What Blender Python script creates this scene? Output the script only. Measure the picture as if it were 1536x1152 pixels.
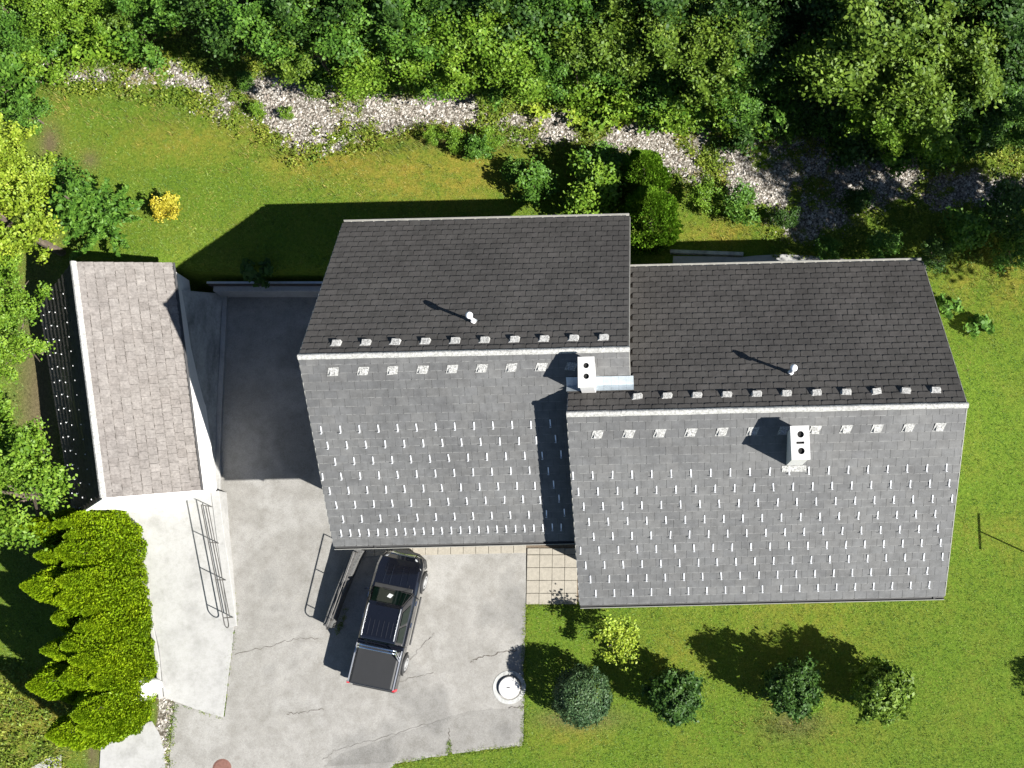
import bpy, bmesh, math, random
import numpy as np
from mathutils import Matrix, Vector

for o in list(bpy.data.objects):
    bpy.data.objects.remove(o)
scene = bpy.context.scene
COL = scene.collection
rad = math.radians

# ------------------------------------------------------------------ camera
FPX, PITCH, ROLL, CX, CY, CAMH = 1600.0, 0.1630, 0.0017, 994.2, 619.56, 41.0
RX = np.array([[1, 0, 0], [0, math.cos(PITCH), -math.sin(PITCH)], [0, math.sin(PITCH), math.cos(PITCH)]])
RY = np.array([[math.cos(ROLL), 0, math.sin(ROLL)], [0, 1, 0], [-math.sin(ROLL), 0, math.cos(ROLL)]])
RC = RY @ RX
cd = bpy.data.cameras.new('drone_camera')
cam = bpy.data.objects.new('drone_camera', cd)
COL.objects.link(cam)
cam.matrix_world = Matrix.Translation((0, 0, CAMH)) @ Matrix(RC.tolist()).to_4x4()
cd.sensor_width = 36.0
cd.lens = FPX / 1536 * 36
cd.shift_x = (768 - CX) / 1536
cd.shift_y = (CY - 576) / 1536
cd.clip_end = 2000
scene.camera = cam

# ------------------------------------------------------------------ light
SX, SY = -1.12, 0.52                       # shadow offset per metre of height
sd = Vector((-SX, -SY, 1)).normalized()    # towards the sun
ELEV = math.asin(sd.z)
world = bpy.data.worlds.new('World')
scene.world = world
world.use_nodes = True
nt = world.node_tree
sky = nt.nodes.new('ShaderNodeTexSky')
sky.sky_type = 'NISHITA'
sky.sun_disc = False
sky.air_density = 0.7
sky.dust_density = 0.3
sky.altitude = 600
sky.sun_elevation = ELEV
sky.sun_rotation = math.atan2(sd.x, sd.y)
bg = nt.nodes['Background']
bg.inputs[1].default_value = 0.05
nt.links.new(sky.outputs[0], bg.inputs[0])
sl = bpy.data.lights.new('sun', 'SUN')
sl.energy = 5.0
sl.angle = rad(0.5)
sl.color = (1.0, 0.965, 0.91)
sun = bpy.data.objects.new('sun', sl)
COL.objects.link(sun)
sun.rotation_euler = sd.to_track_quat('Z', 'Y').to_euler()
sun.location = (30, -15, 40)
scene.view_settings.view_transform = 'Standard'
scene.view_settings.look = 'None'
scene.view_settings.exposure = 1.5
scene.view_settings.gamma = 1.0
scene.render.engine = 'CYCLES'
scene.render.resolution_x = 1024
scene.render.resolution_y = 768
scene.cycles.max_bounces = 6
scene.cycles.transparent_max_bounces = 4

# ------------------------------------------------------------------ pixel <-> place
def at(px, py, z=0.0):
    d = RC @ np.array([(px - CX) / FPX, -(py - CY) / FPX, -1.0])
    k = (z - CAMH) / d[2]
    return Vector((d[0] * k, d[1] * k, z))

def pix(x, y, z):
    P = np.stack([np.asarray(x, float), np.asarray(y, float), np.asarray(z, float) - CAMH], -1)
    q = P @ RC
    return CX + FPX * q[..., 0] / -q[..., 2], CY - FPX * q[..., 1] / -q[..., 2]

def sstep(a, b, v):
    t = np.clip((np.asarray(v, float) - a) / (b - a), 0, 1)
    return t * t * (3 - 2 * t)

_nr = np.random.default_rng(5).random((4, 256, 256))
def vnoise(x, y, s, k=0):
    x = np.asarray(x, float) / s + 37.3; y = np.asarray(y, float) / s + 91.7
    xi = np.floor(x).astype(int); yi = np.floor(y).astype(int)
    fx = x - xi; fy = y - yi
    fx = fx * fx * (3 - 2 * fx); fy = fy * fy * (3 - 2 * fy)
    N = _nr[k]
    g = lambda i, j: N[(xi + i) % 256, (yi + j) % 256]
    return (g(0, 0) * (1 - fx) + g(1, 0) * fx) * (1 - fy) + (g(0, 1) * (1 - fx) + g(1, 1) * fx) * fy

def fnoise(x, y, s, k=0):
    return (vnoise(x, y, s, k) + .5 * vnoise(x, y, s / 2, (k + 1) % 4) + .25 * vnoise(x, y, s / 4, (k + 2) % 4)) / 1.75

def inpoly(x, y, poly):
    x = np.asarray(x, float); y = np.asarray(y, float)
    r = np.zeros(x.shape, bool)
    n = len(poly)
    for i in range(n):
        x1, y1 = poly[i][0], poly[i][1]; x2, y2 = poly[(i + 1) % n][0], poly[(i + 1) % n][1]
        if y1 == y2: continue
        c = ((y1 > y) != (y2 > y)) & (x < (x2 - x1) * (y - y1) / (y2 - y1) + x1)
        r ^= c
    return r

# ------------------------------------------------------------------ materials
MATS = {}
def new_mat(name):
    m = bpy.data.materials.new(name); m.use_nodes = True
    MATS[name] = m
    return m, m.node_tree, m.node_tree.nodes['Principled BSDF']

def nd(t, typ, **kw):
    n = t.nodes.new(typ)
    for k, v in kw.items(): setattr(n, k, v)
    return n

def ramp(t, fac, stops):
    r = nd(t, 'ShaderNodeValToRGB')
    e = r.color_ramp.elements
    while len(e) < len(stops): e.new(0.5)
    for i, (p, c) in enumerate(stops):
        e[i].position = p; e[i].color = (*c, 1) if len(c) == 3 else c
    t.links.new(fac, r.inputs[0])
    return r.outputs[0]

def noise(t, scale, detail=4, rough=0.6, vec=None, dim='3D'):
    n = nd(t, 'ShaderNodeTexNoise')
    n.inputs['Scale'].default_value = scale; n.inputs['Detail'].default_value = detail
    n.inputs['Roughness'].default_value = rough
    if vec is not None: t.links.new(vec, n.inputs['Vector'])
    return n.outputs['Fac']

def mix(t, fac, a, b, mode='MIX'):
    m = nd(t, 'ShaderNodeMix', data_type='RGBA', blend_type=mode)
    for s, v in ((0, fac), (6, a), (7, b)):
        if isinstance(v, (int, float)): m.inputs[s].default_value = v
        elif isinstance(v, tuple): m.inputs[s].default_value = (*v, 1)
        else: t.links.new(v, m.inputs[s])
    return m.outputs[2]

def math_n(t, op, a, b=0.0):
    m = nd(t, 'ShaderNodeMath', operation=op)
    for i, v in enumerate((a, b)):
        if isinstance(v, (int, float)): m.inputs[i].default_value = v
        else: t.links.new(v, m.inputs[i])
    return m.outputs[0]

def worldpos(t):
    return nd(t, 'ShaderNodeNewGeometry').outputs['Position']

def piece_random(t):
    """a value per piece: object random plus island random, wrapped to 0..1"""
    o = nd(t, 'ShaderNodeObjectInfo').outputs['Random']
    g = nd(t, 'ShaderNodeNewGeometry').outputs['Random Per Island']
    return math_n(t, 'FRACT', math_n(t, 'ADD', o, g))

def bump(t, b, h, strength, dist):
    n = nd(t, 'ShaderNodeBump')
    n.inputs['Strength'].default_value = strength; n.inputs['Distance'].default_value = dist
    t.links.new(h, n.inputs['Height']); t.links.new(n.outputs[0], b.inputs['Normal'])

def plain(name, col, rough=0.6, metal=0.0, var=0.15, nscale=6.0, bstr=0.0, coat=0.0):
    m, t, b = new_mat(name)
    p = worldpos(t)
    n = noise(t, nscale, 5, 0.65, p)
    lo = tuple(c * (1 - var) for c in col); hi = tuple(min(1, c * (1 + var)) for c in col)
    t.links.new(ramp(t, n, [(0.3, lo), (0.7, hi)]), b.inputs['Base Color'])
    b.inputs['Roughness'].default_value = rough; b.inputs['Metallic'].default_value = metal
    b.inputs['Coat Weight'].default_value = coat
    if bstr: bump(t, b, noise(t, nscale * 8, 4, 0.7, p), bstr, 0.02)
    return m

def leaf_mat(name, dark, mid, light, trans=0.3, rough=0.55, fine=False):
    m, t, b = new_mat(name)
    r = piece_random(t)
    col = ramp(t, r, [(0.0, dark), (0.5, mid), (1.0, light)])
    big = ramp(t, noise(t, 0.9, 2, 0.5, worldpos(t)), [(0.35, (.8, .85, .8)), (0.65, (1.12, 1.06, 1.0))])
    col = mix(t, 1.0, col, big, 'MULTIPLY')
    if fine:
        col = mix(t, 1.0, col, ramp(t, noise(t, 7, 3, 0.7, worldpos(t)), [(0.30, (.50, .56, .50)), (0.5, (1, 1, 1)), (0.72, (1.5, 1.4, 1.6))]), 'MULTIPLY')
        col = mix(t, 1.0, col, ramp(t, noise(t, 0.8, 4, 0.65, worldpos(t)), [(0.33, (.66, .86, .85)), (0.5, (1, 1, 1)), (0.66, (1.45, 1.25, 1.5))]), 'MULTIPLY')
    t.links.new(col, b.inputs['Base Color'])
    b.inputs['Roughness'].default_value = rough
    b.inputs['Specular IOR Level'].default_value = 0.3
    tr = nd(t, 'ShaderNodeBsdfTranslucent'); t.links.new(col, tr.inputs[0])
    ms = nd(t, 'ShaderNodeMixShader'); ms.inputs[0].default_value = trans
    t.links.new(b.outputs[0], ms.inputs[1]); t.links.new(tr.outputs[0], ms.inputs[2])
    t.links.new(ms.outputs[0], t.nodes['Material Output'].inputs[0])
    return m

leaf_mat('leaf_bright', (.07, .15, .010), (.12, .225, .016), (.19, .30, .032))
leaf_mat('leaf_mid', (.04, .105, .012), (.07, .165, .018), (.12, .235, .030))
leaf_mat('leaf_dark', (.020, .055, .009), (.036, .088, .013), (.062, .13, .020))
leaf_mat('leaf_olive', (.055, .105, .010), (.095, .165, .015), (.155, .235, .030))
leaf_mat('leaf_yellowgreen', (.14, .22, .014), (.22, .31, .022), (.32, .39, .05))
leaf_mat('leaf_yellow', (.30, .26, .015), (.42, .36, .03), (.52, .46, .06))
leaf_mat('leaf_thuja', (.125, .215, .003), (.19, .30, .004), (.26, .36, .008), trans=.3)
leaf_mat('leaf_cypress', (.05, .125, .006), (.085, .185, .010), (.135, .25, .018), trans=.25)
leaf_mat('leaf_spruce', (.025, .055, .022), (.042, .088, .032), (.07, .12, .045), trans=.15)
leaf_mat('grass_blade', (.058, .120, .012), (.098, .178, .020), (.165, .250, .050), trans=.25, fine=True)
leaf_mat('grass_dry', (.11, .13, .018), (.175, .18, .03), (.27, .25, .06), trans=.25, fine=True)
leaf_mat('weed_leaf', (.085, .135, .012), (.13, .19, .017), (.20, .26, .03), trans=.3, fine=True)
plain('bark', (.09, .07, .05), .9, var=.4, nscale=9, bstr=.6)

# ground: grass colour with dry patches, soil and gravel zones from attributes
m, t, b = new_mat('ground_soil')
p = worldpos(t)
at_g = nd(t, 'ShaderNodeAttribute', attribute_name='gravel').outputs['Fac']
at_d = nd(t, 'ShaderNodeAttribute', attribute_name='dry').outputs['Fac']
at_s = nd(t, 'ShaderNodeAttribute', attribute_name='soil').outputs['Fac']
fine = noise(t, 11, 6, 0.8, p); midn = noise(t, 2.2, 5, 0.65, p); lown = noise(t, 0.35, 3, 0.55, p)
grass = ramp(t, fine, [(0.3, (.028, .058, .005)), (0.5, (.075, .130, .009)), (0.72, (.145, .205, .028))])
grass2 = ramp(t, fine, [(0.3, (.05, .065, .008)), (0.5, (.12, .135, .016)), (0.75, (.22, .21, .045))])
gmix = ramp(t, math_n(t, 'ADD', math_n(t, 'MULTIPLY', midn, .5), math_n(t, 'MULTIPLY', lown, .5)), [(0.44, (0, 0, 0)), (0.66, (.55, .55, .55))])
gcol = mix(t, gmix, grass, grass2)
dcol = ramp(t, fine, [(0.3, (.10, .085, .012)), (0.5, (.20, .155, .022)), (0.75, (.32, .22, .05))])
dsel = math_n(t, 'MULTIPLY', at_d, ramp(t, midn, [(0.35, (.25, .25, .25)), (0.6, (1, 1, 1))]))
gcol = mix(t, dsel, gcol, dcol)
scol = ramp(t, fine, [(0.3, (.05, .035, .02)), (0.7, (.15, .11, .07))])
gcol = mix(t, at_s, gcol, scol)
vor = nd(t, 'ShaderNodeTexVoronoi'); vor.inputs['Scale'].default_value = 13; t.links.new(p, vor.inputs['Vector'])
vr = nd(t, 'ShaderNodeTexWhiteNoise'); t.links.new(vor.outputs['Position'], vr.inputs[0])
stone = ramp(t, vr.outputs['Value'], [(0, (.13, .115, .095)), (0.5, (.27, .25, .215)), (1, (.50, .48, .44))])
stone = mix(t, ramp(t, vor.outputs['Distance'], [(0.35, (0, 0, 0)), (0.75, (1, 1, 1))]), stone, (.07, .06, .045))
gsel = ramp(t, math_n(t, 'ADD', at_g, math_n(t, 'MULTIPLY', math_n(t, 'SUBTRACT', midn, .5), 1.2)), [(0.42, (0, 0, 0)), (0.58, (1, 1, 1))])
t.links.new(mix(t, gsel, gcol, stone), b.inputs['Base Color'])
b.inputs['Roughness'].default_value = 0.9
b.inputs['Specular IOR Level'].default_value = 0.15
bump(t, b, noise(t, 45, 5, 0.8, p), 0.8, 0.04)

# asphalt: old and pale, with darker patch fields and stains
def asphalt(name, k):
    m, t, b = new_mat(name)
    p = worldpos(t)
    n1 = noise(t, 0.28, 3, 0.5, p); n2 = noise(t, 2.4, 6, 0.7, p); n3 = noise(t, 70, 3, 0.7, p)
    c = ramp(t, n1, [(0.40, (.185, .181, .172)), (0.47, (.245, .239, .226)), (0.56, (.215, .209, .196)), (0.62, (.26, .255, .243))])
    c = mix(t, 1.0, c, ramp(t, n2, [(0.3, (.80, .79, .77)), (0.55, (1, 1, 1)), (0.8, (1.08, 1.07, 1.04))]), 'MULTIPLY')
    c = mix(t, 1.0, c, ramp(t, n3, [(0.28, (.62, .62, .62)), (0.5, (1, 1, 1)), (0.75, (1.22, 1.22, 1.22))]), 'MULTIPLY')
    c = mix(t, 1.0, c, ramp(t, noise(t, 20, 4, 0.8, p), [(0.30, (.80, .79, .77)), (0.5, (1, 1, 1)), (0.7, (1.12, 1.12, 1.12))]), 'MULTIPLY')
    blot = noise(t, 0.9, 6, 0.75, p)
    c = mix(t, math_n(t, 'MULTIPLY', ramp(t, blot, [(0.62, (0, 0, 0)), (0.75, (1, 1, 1))]), .35), c, (.15, .135, .115))
    c = mix(t, 1.0, c, (k, k, k * .99), 'MULTIPLY'); t.links.new(c, b.inputs['Base Color']); b.inputs['Roughness'].default_value = .92
    b.inputs['Specular IOR Level'].default_value = 0.2
    bump(t, b, n3, .4, .01)
asphalt('asphalt_pale', 1.0)
asphalt('asphalt_patch', .84)

m, t, b = new_mat('concrete_pale')
p = worldpos(t)
c = ramp(t, noise(t, 1.1, 5, 0.65, p), [(0.3, (.24, .238, .23)), (0.5, (.305, .303, .295)), (0.75, (.335, .333, .325))])
c = mix(t, 1.0, c, ramp(t, noise(t, 7, 6, 0.75, p), [(0.25, (.82, .82, .80)), (0.55, (1, 1, 1))]), 'MULTIPLY')
c = mix(t, 1.0, c, ramp(t, noise(t, 60, 2, 0.5, p), [(0.3, (.9, .9, .9)), (0.6, (1.03, 1.03, 1.03))]), 'MULTIPLY')
t.links.new(c, b.inputs['Base Color']); b.inputs['Roughness'].default_value = .9
b.inputs['Specular IOR Level'].default_value = 0.2

m, t, b = new_mat('concrete_grey')     # weathered retaining slope with dark run-off stains
p = worldpos(t)
sc = nd(t, 'ShaderNodeVectorMath', operation='MULTIPLY'); sc.inputs[1].default_value = (3.0, .5, 1.0)
t.links.new(p, sc.inputs[0])
c = ramp(t, noise(t, 1.0, 6, 0.7, sc.outputs[0]), [(0.3, (.17, .175, .17)), (0.5, (.33, .335, .32)), (0.72, (.45, .45, .435))])
c = mix(t, 1.0, c, ramp(t, noise(t, 9, 5, 0.75, p), [(0.25, (.7, .7, .7)), (0.6, (1.05, 1.05, 1.05))]), 'MULTIPLY')
t.links.new(c, b.inputs['Base Color']); b.inputs['Roughness'].default_value = .9

def tile_mat(name, dark, mid, light, fleck, fleck_amt, streak=0.5, rough=.55, spec=.4, gain=1.0, edge=(.05, .05, .05), edge_amt=.5, edge_w=.03):
    m, t, b = new_mat(name)
    p = worldpos(t); r = piece_random(t)
    c = ramp(t, r, [(0, dark), (0.5, mid), (1, light)])
    c = mix(t, 1.0, c, ramp(t, noise(t, 0.55, 4, 0.6, p), [(0.3, (1 - streak * .6,) * 3), (0.6, (1.05, 1.05, 1.04))]), 'MULTIPLY')
    c = mix(t, 1.0, c, ramp(t, noise(t, 3.6, 5, 0.7, p), [(0.3, (.76, .755, .75)), (0.65, (1.13, 1.13, 1.13))]), 'MULTIPLY')
    if gain > 1: c = mix(t, 1.0, c, ramp(t, noise(t, 13, 4, 0.8, p), [(0.3, (1 / gain,) * 3), (0.7, (gain,) * 3)]), 'MULTIPLY')
    f = ramp(t, noise(t, 26, 4, 0.75, p), [(0.60 if gain > 1 else 0.64, (0, 0, 0)), (0.74, (1, 1, 1))])
    c = mix(t, math_n(t, 'MULTIPLY', f, fleck_amt), c, fleck)
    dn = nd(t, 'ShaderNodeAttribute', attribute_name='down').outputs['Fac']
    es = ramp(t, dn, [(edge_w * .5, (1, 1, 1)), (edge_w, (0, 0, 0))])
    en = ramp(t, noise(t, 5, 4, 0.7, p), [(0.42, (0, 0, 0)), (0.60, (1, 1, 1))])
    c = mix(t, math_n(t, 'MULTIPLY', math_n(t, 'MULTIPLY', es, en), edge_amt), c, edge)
    t.links.new(c, b.inputs['Base Color'])
    b.inputs['Roughness'].default_value = rough
    b.inputs['Specular IOR Level'].default_value = spec
    bump(t, b, noise(t, 30, 4, .7, p), .25, .01)
    return m
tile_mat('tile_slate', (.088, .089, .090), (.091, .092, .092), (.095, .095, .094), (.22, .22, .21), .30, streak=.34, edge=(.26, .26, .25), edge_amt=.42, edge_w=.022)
tile_mat('tile_moss_shade', (.052, .049, .046), (.055, .052, .049), (.059, .055, .052), (.20, .20, .18), .45, streak=.35, rough=.8, spec=.2, edge=(.012, .011, .010), edge_amt=.9, edge_w=.035)  # brown mossy tiles, base darkened further to deepen the shaded slopes
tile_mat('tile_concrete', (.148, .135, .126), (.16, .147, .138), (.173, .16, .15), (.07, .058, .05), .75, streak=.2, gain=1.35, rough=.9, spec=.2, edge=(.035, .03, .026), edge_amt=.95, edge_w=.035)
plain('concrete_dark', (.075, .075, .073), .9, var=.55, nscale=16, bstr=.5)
plain('ridge_lichen', (.30, .30, .285), .85, var=.45, nscale=14, bstr=.6)
plain('hook_metal', (.74, .75, .76), .35, .35, var=.05)
plain('vent_white', (.25, .25, .24), .8, var=.75, nscale=20, bstr=.3)
plain('zinc', (.42, .47, .50), .45, .5, var=.12, nscale=5)
plain('gutter_metal', (.28, .275, .25), .5, .3, var=.12)
plain('gutter_dark', (.05, .05, .05), .6, .2, var=.12)
plain('chimney_render', (.45, .445, .435), .85, var=.08, nscale=5, bstr=.15)
plain('soot', (.008, .008, .008), .95)
plain('pvc_white', (.72, .73, .74), .4, var=.04)
plain('wall_cream', (.62, .58, .49), .9, var=.06, bstr=.2)
plain('wall_white', (.72, .71, .69), .9, var=.05, bstr=.15)
plain('timber_dark', (.045, .035, .028), .7, var=.3)
plain('frame_white', (.7, .7, .68), .5, var=.04)
plain('slab_beige', (.25, .23, .19), .9, var=.14, nscale=9, bstr=.3)
plain('joint_soil', (.11, .085, .06), .95, var=.4, nscale=20)
plain('rail_steel', (.10, .095, .09), .5, .6, var=.2)
plain('crack_tar', (.07, .06, .05), .9, var=.3)
plain('stone_white', (.70, .69, .67), .8, var=.05, bstr=.2)
plain('iron_rust', (.17, .085, .065), .8, .3, var=.2, nscale=12)
plain('rubber', (.025, .025, .025), .75)
plain('alloy', (.68, .69, .70), .3, .8, var=.04)
plain('chrome', (.75, .77, .8), .12, 1.0, var=.02)
plain('car_black', (.004, .0045, .007), .16, .0, var=.1, coat=1.0)
plain('car_trim', (.018, .018, .018), .55, var=.1)
plain('tonneau', (.012, .0125, .0135), .6, var=.10, nscale=3)
plain('lamp_red', (.35, .02, .03), .25, var=.05)
plain('lamp_clear', (.62, .64, .66), .15, .4, var=.05)
plain('paper', (.75, .78, .76), .7, var=.03)
plain('blue_tarp', (.30, .38, .46), .5, var=.1)
m, t, b = new_mat('glass_dark')
b.inputs['Base Color'].default_value = (.003, .008, .006, 1); b.inputs['Roughness'].default_value = .05
b.inputs['Specular IOR Level'].default_value = .35
m, t, b = new_mat('pebble')
r = piece_random(t)
t.links.new(ramp(t, r, [(0, (.12, .10, .08)), (.35, (.22, .19, .16)), (.7, (.36, .33, .29)), (1, (.56, .53, .49))]), b.inputs['Base Color'])
b.inputs['Roughness'].default_value = .9

# ------------------------------------------------------------------ mesh helpers
def link(name, me, mats, parent=None, loc=None):
    o = bpy.data.objects.new(name, me)
    COL.objects.link(o)
    if not isinstance(mats, (list, tuple)): mats = [mats]
    if not me.materials:
        for k in mats: me.materials.append(MATS[k])
    if parent is not None: o.parent = parent
    if loc is not None: o.location = loc
    return o

def empty(name, loc, rz=0.0):
    o = bpy.data.objects.new(name, None); COL.objects.link(o)
    o.location = loc; o.rotation_euler = (0, 0, rz); o.empty_display_size = .3
    return o

def tag(o, label=None, cat=None, group=None, kind=None):
    if label: o['label'] = label
    if cat: o['category'] = cat
    if group: o['group'] = group
    if kind: o['kind'] = kind
    return o

class MB:
    def __init__(s): s.v = []; s.f = []
    def add(s, vs, fs):
        n = len(s.v); s.v += [tuple(v) for v in vs]; s.f += [tuple(i + n for i in f) for f in fs]
    def box(s, x0, x1, y0, y1, z0, z1):
        s.add([(x0, y0, z0), (x1, y0, z0), (x1, y1, z0), (x0, y1, z0), (x0, y0, z1), (x1, y0, z1), (x1, y1, z1), (x0, y1, z1)],
              [(0, 3, 2, 1), (4, 5, 6, 7), (0, 1, 5, 4), (1, 2, 6, 5), (2, 3, 7, 6), (3, 0, 4, 7)])
    def prism(s, poly, z0, z1):
        n = len(poly)
        zb = [z0] * n if isinstance(z0, (int, float)) else z0
        zt = [z1] * n if isinstance(z1, (int, float)) else z1
        a = sum(poly[i][0] * poly[(i + 1) % n][1] - poly[(i + 1) % n][0] * poly[i][1] for i in range(n))
        idx = list(range(n)) if a > 0 else list(range(n - 1, -1, -1))
        vs = [(poly[i][0], poly[i][1], zb[i]) for i in idx] + [(poly[i][0], poly[i][1], zt[i]) for i in idx]
        fs = [tuple(range(n - 1, -1, -1)), tuple(range(n, 2 * n))] + [(i, (i + 1) % n, n + (i + 1) % n, n + i) for i in range(n)]
        s.add(vs, fs)
    def loft(s, rings, closed=True, caps=True):
        n = len(rings[0]); base = len(s.v)
        for r in rings: s.v += [tuple(p) for p in r]
        for k in range(len(rings) - 1):
            for i in range(n if closed else n - 1):
                j = (i + 1) % n
                s.f.append((base + k * n + i, base + k * n + j, base + (k + 1) * n + j, base + (k + 1) * n + i))
        if caps and closed:
            s.f.append(tuple(base + i for i in range(n - 1, -1, -1)))
            s.f.append(tuple(base + (len(rings) - 1) * n + i for i in range(n)))
    def tube(s, pts, r, n=6, caps=True):
        pts = [Vector(p) for p in pts]; rings = []
        rs = r if isinstance(r, (list, tuple)) else [r] * len(pts)
        for i, p in enumerate(pts):
            d = (pts[min(i + 1, len(pts) - 1)] - pts[max(i - 1, 0)]).normalized()
            a = d.orthogonal().normalized() if i == 0 else (pa - d * pa.dot(d)).normalized()
            pa = a; c = d.cross(a)
            rings.append([p + (a * math.cos(2 * math.pi * k / n) + c * math.sin(2 * math.pi * k / n)) * rs[i] for k in range(n)])
        s.loft(rings, True, caps)
    def cyl(s, c, r, z0, z1, n=16, r2=None):
        r2 = r if r2 is None else r2
        s.loft([[(c[0] + r * math.cos(2 * math.pi * k / n), c[1] + r * math.sin(2 * math.pi * k / n), z0) for k in range(n)],
                [(c[0] + r2 * math.cos(2 * math.pi * k / n), c[1] + r2 * math.sin(2 * math.pi * k / n), z1) for k in range(n)]])
    def mesh(s, name, smooth=False):
        me = bpy.data.meshes.new(name); me.from_pydata(s.v, [], s.f); me.validate()
        if smooth: me.shade_smooth()
        me.update()
        return me
    def build(s, name, mat, parent=None, smooth=False, bevel=0.0, loc=None, seg=2):
        o = link(name, s.mesh(name, smooth), mat, parent, loc)
        if bevel:
            bm_ = o.modifiers.new('bevel', 'BEVEL'); bm_.width = bevel; bm_.segments = seg; bm_.limit_method = 'ANGLE'; bm_.angle_limit = rad(30)
        return o

def np_mesh(name, V, nper):
    """V (n, nper, 3): n separate polygons of nper corners"""
    n = len(V); me = bpy.data.meshes.new(name)
    me.vertices.add(n * nper); me.vertices.foreach_set('co', V.reshape(-1).astype(np.float32))
    me.loops.add(n * nper); me.loops.foreach_set('vertex_index', np.arange(n * nper, dtype=np.int32))
    me.polygons.add(n); me.polygons.foreach_set('loop_start', np.arange(0, n * nper, nper, dtype=np.int32))
    me.update(calc_edges=True)
    return me

def np_copies(name, bv, bf, R, T):
    """n copies of base (bv verts, bf faces) with matrices R (n,3,3), offsets T (n,3)"""
    bv = np.array(bv, float); n = len(T); k = len(bv)
    V = np.einsum('nij,kj->nki', R, bv) + T[:, None, :]
    me = bpy.data.meshes.new(name)
    me.vertices.add(n * k); me.vertices.foreach_set('co', V.reshape(-1).astype(np.float32))
    ls = np.array([len(f) for f in bf]); flat = np.concatenate([np.array(f) for f in bf])
    me.loops.add(n * len(flat))
    me.loops.foreach_set('vertex_index', (flat[None, :] + (np.arange(n) * k)[:, None]).reshape(-1).astype(np.int32))
    st = np.concatenate([[0], np.cumsum(ls)[:-1]])
    me.polygons.add(n * len(bf))
    me.polygons.foreach_set('loop_start', (st[None, :] + (np.arange(n) * len(flat))[:, None]).reshape(-1).astype(np.int32))
    me.update(calc_edges=True)
    me.shade_flat()
    return me

rng = np.random.default_rng(11)
random.seed(4)
def unit(a): return a / np.linalg.norm(a, axis=-1, keepdims=True)

# ------------------------------------------------------------------ layout numbers
YAW = 0.0236
cyw, syw = math.cos(YAW), math.sin(YAW)
def hw(x, y, z=0): return Vector((cyw * x - syw * y, syw * x + cyw * y, z))   # house axes -> world
TAN = 0.7151
A = dict(x0=-11.113, x1=-0.913, yN=13.038, yr=7.310, yS=1.682, zr=8.892)
B = dict(x0=-2.864, x1=9.378, yN=11.175, yr=5.319, yS=-0.460, zr=8.8925)
YVALLEY = (A['yr'] + B['yr']) / 2

def lane_z(y):     # sunken drive: falls to the north
    y945, y715, y445 = at(420, 945).y, at(340, 715, -.75).y, at(345, 445, -1.25).y
    return np.interp(y, [y945, y715, y445], [0.03, -.75, -1.25])
def at_lane(px, py):
    z = 0.0
    for _ in range(6):
        q = at(px, py, z); z = float(lane_z(q.y))
    return at(px, py, z)

CREEK = [(-60, 95), (60, 105), (200, 108), (330, 130), (440, 165), (540, 175), (650, 160), (760, 178), (880, 200), (1000, 222), (1130, 235), (1260, 250), (1380, 275), (1600, 300)]
CW = [22, 24, 30, 38, 58, 40, 26, 30, 34, 44, 52, 58, 45, 40]
def creek_d(px, py):
    xs = [c[0] for c in CREEK]
    return (np.asarray(py) - np.interp(px, xs, [c[1] for c in CREEK])) / np.interp(px, xs, CW)

LANE_PTS_W = [at_lane(345, 443), at_lane(338, 560), at_lane(331, 715), at_lane(333, 780), at_lane(345, 880), at_lane(352, 945)]
def gz(x, y):      # ground level
    x = np.asarray(x, float); y = np.asarray(y, float)
    z = 0.82 * sstep(2.5, 9.0, y - .3 * sstep(8, 14, x))
    z = z + .5 * sstep(17.5, 20, y) * 0 + 2.2 * sstep(20.5, 30, y) + 4 * sstep(30, 90, y)
    z = z - 1.12 * np.exp(-((np.maximum(y, 10.4) - 10.4) / 1.9) ** 2) * sstep(8, 10, y) * sstep(-20.5, -18, x) * (1 - sstep(-10, -9, x))
    px, py = pix(x, y, z)
    z = z - .30 * np.exp(-(creek_d(px, py) * .8) ** 2) * (y > 10)
    z = z + .05 * (fnoise(x, y, 3.0, 2) - .5) * sstep(12, 15, y)
    return z
LANE_CUT = [at_lane(345, 436), at_lane(322, 560), at_lane(316, 715), at_lane(320, 800), at_lane(338, 930), at_lane(345, 948), at_lane(500, 948), at_lane(560, 820), hw(-8.5, 3), hw(-8.5, 12.3)]
LANE_CUT[0] = LANE_CUT[0] + Vector((-1.6, .30, 0)); LANE_CUT[1] = LANE_CUT[1] + Vector((-.9, 0, 0))
LANE_CUT[9] = Vector((LANE_CUT[9].x, LANE_CUT[0].y + .1, 0))

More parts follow.
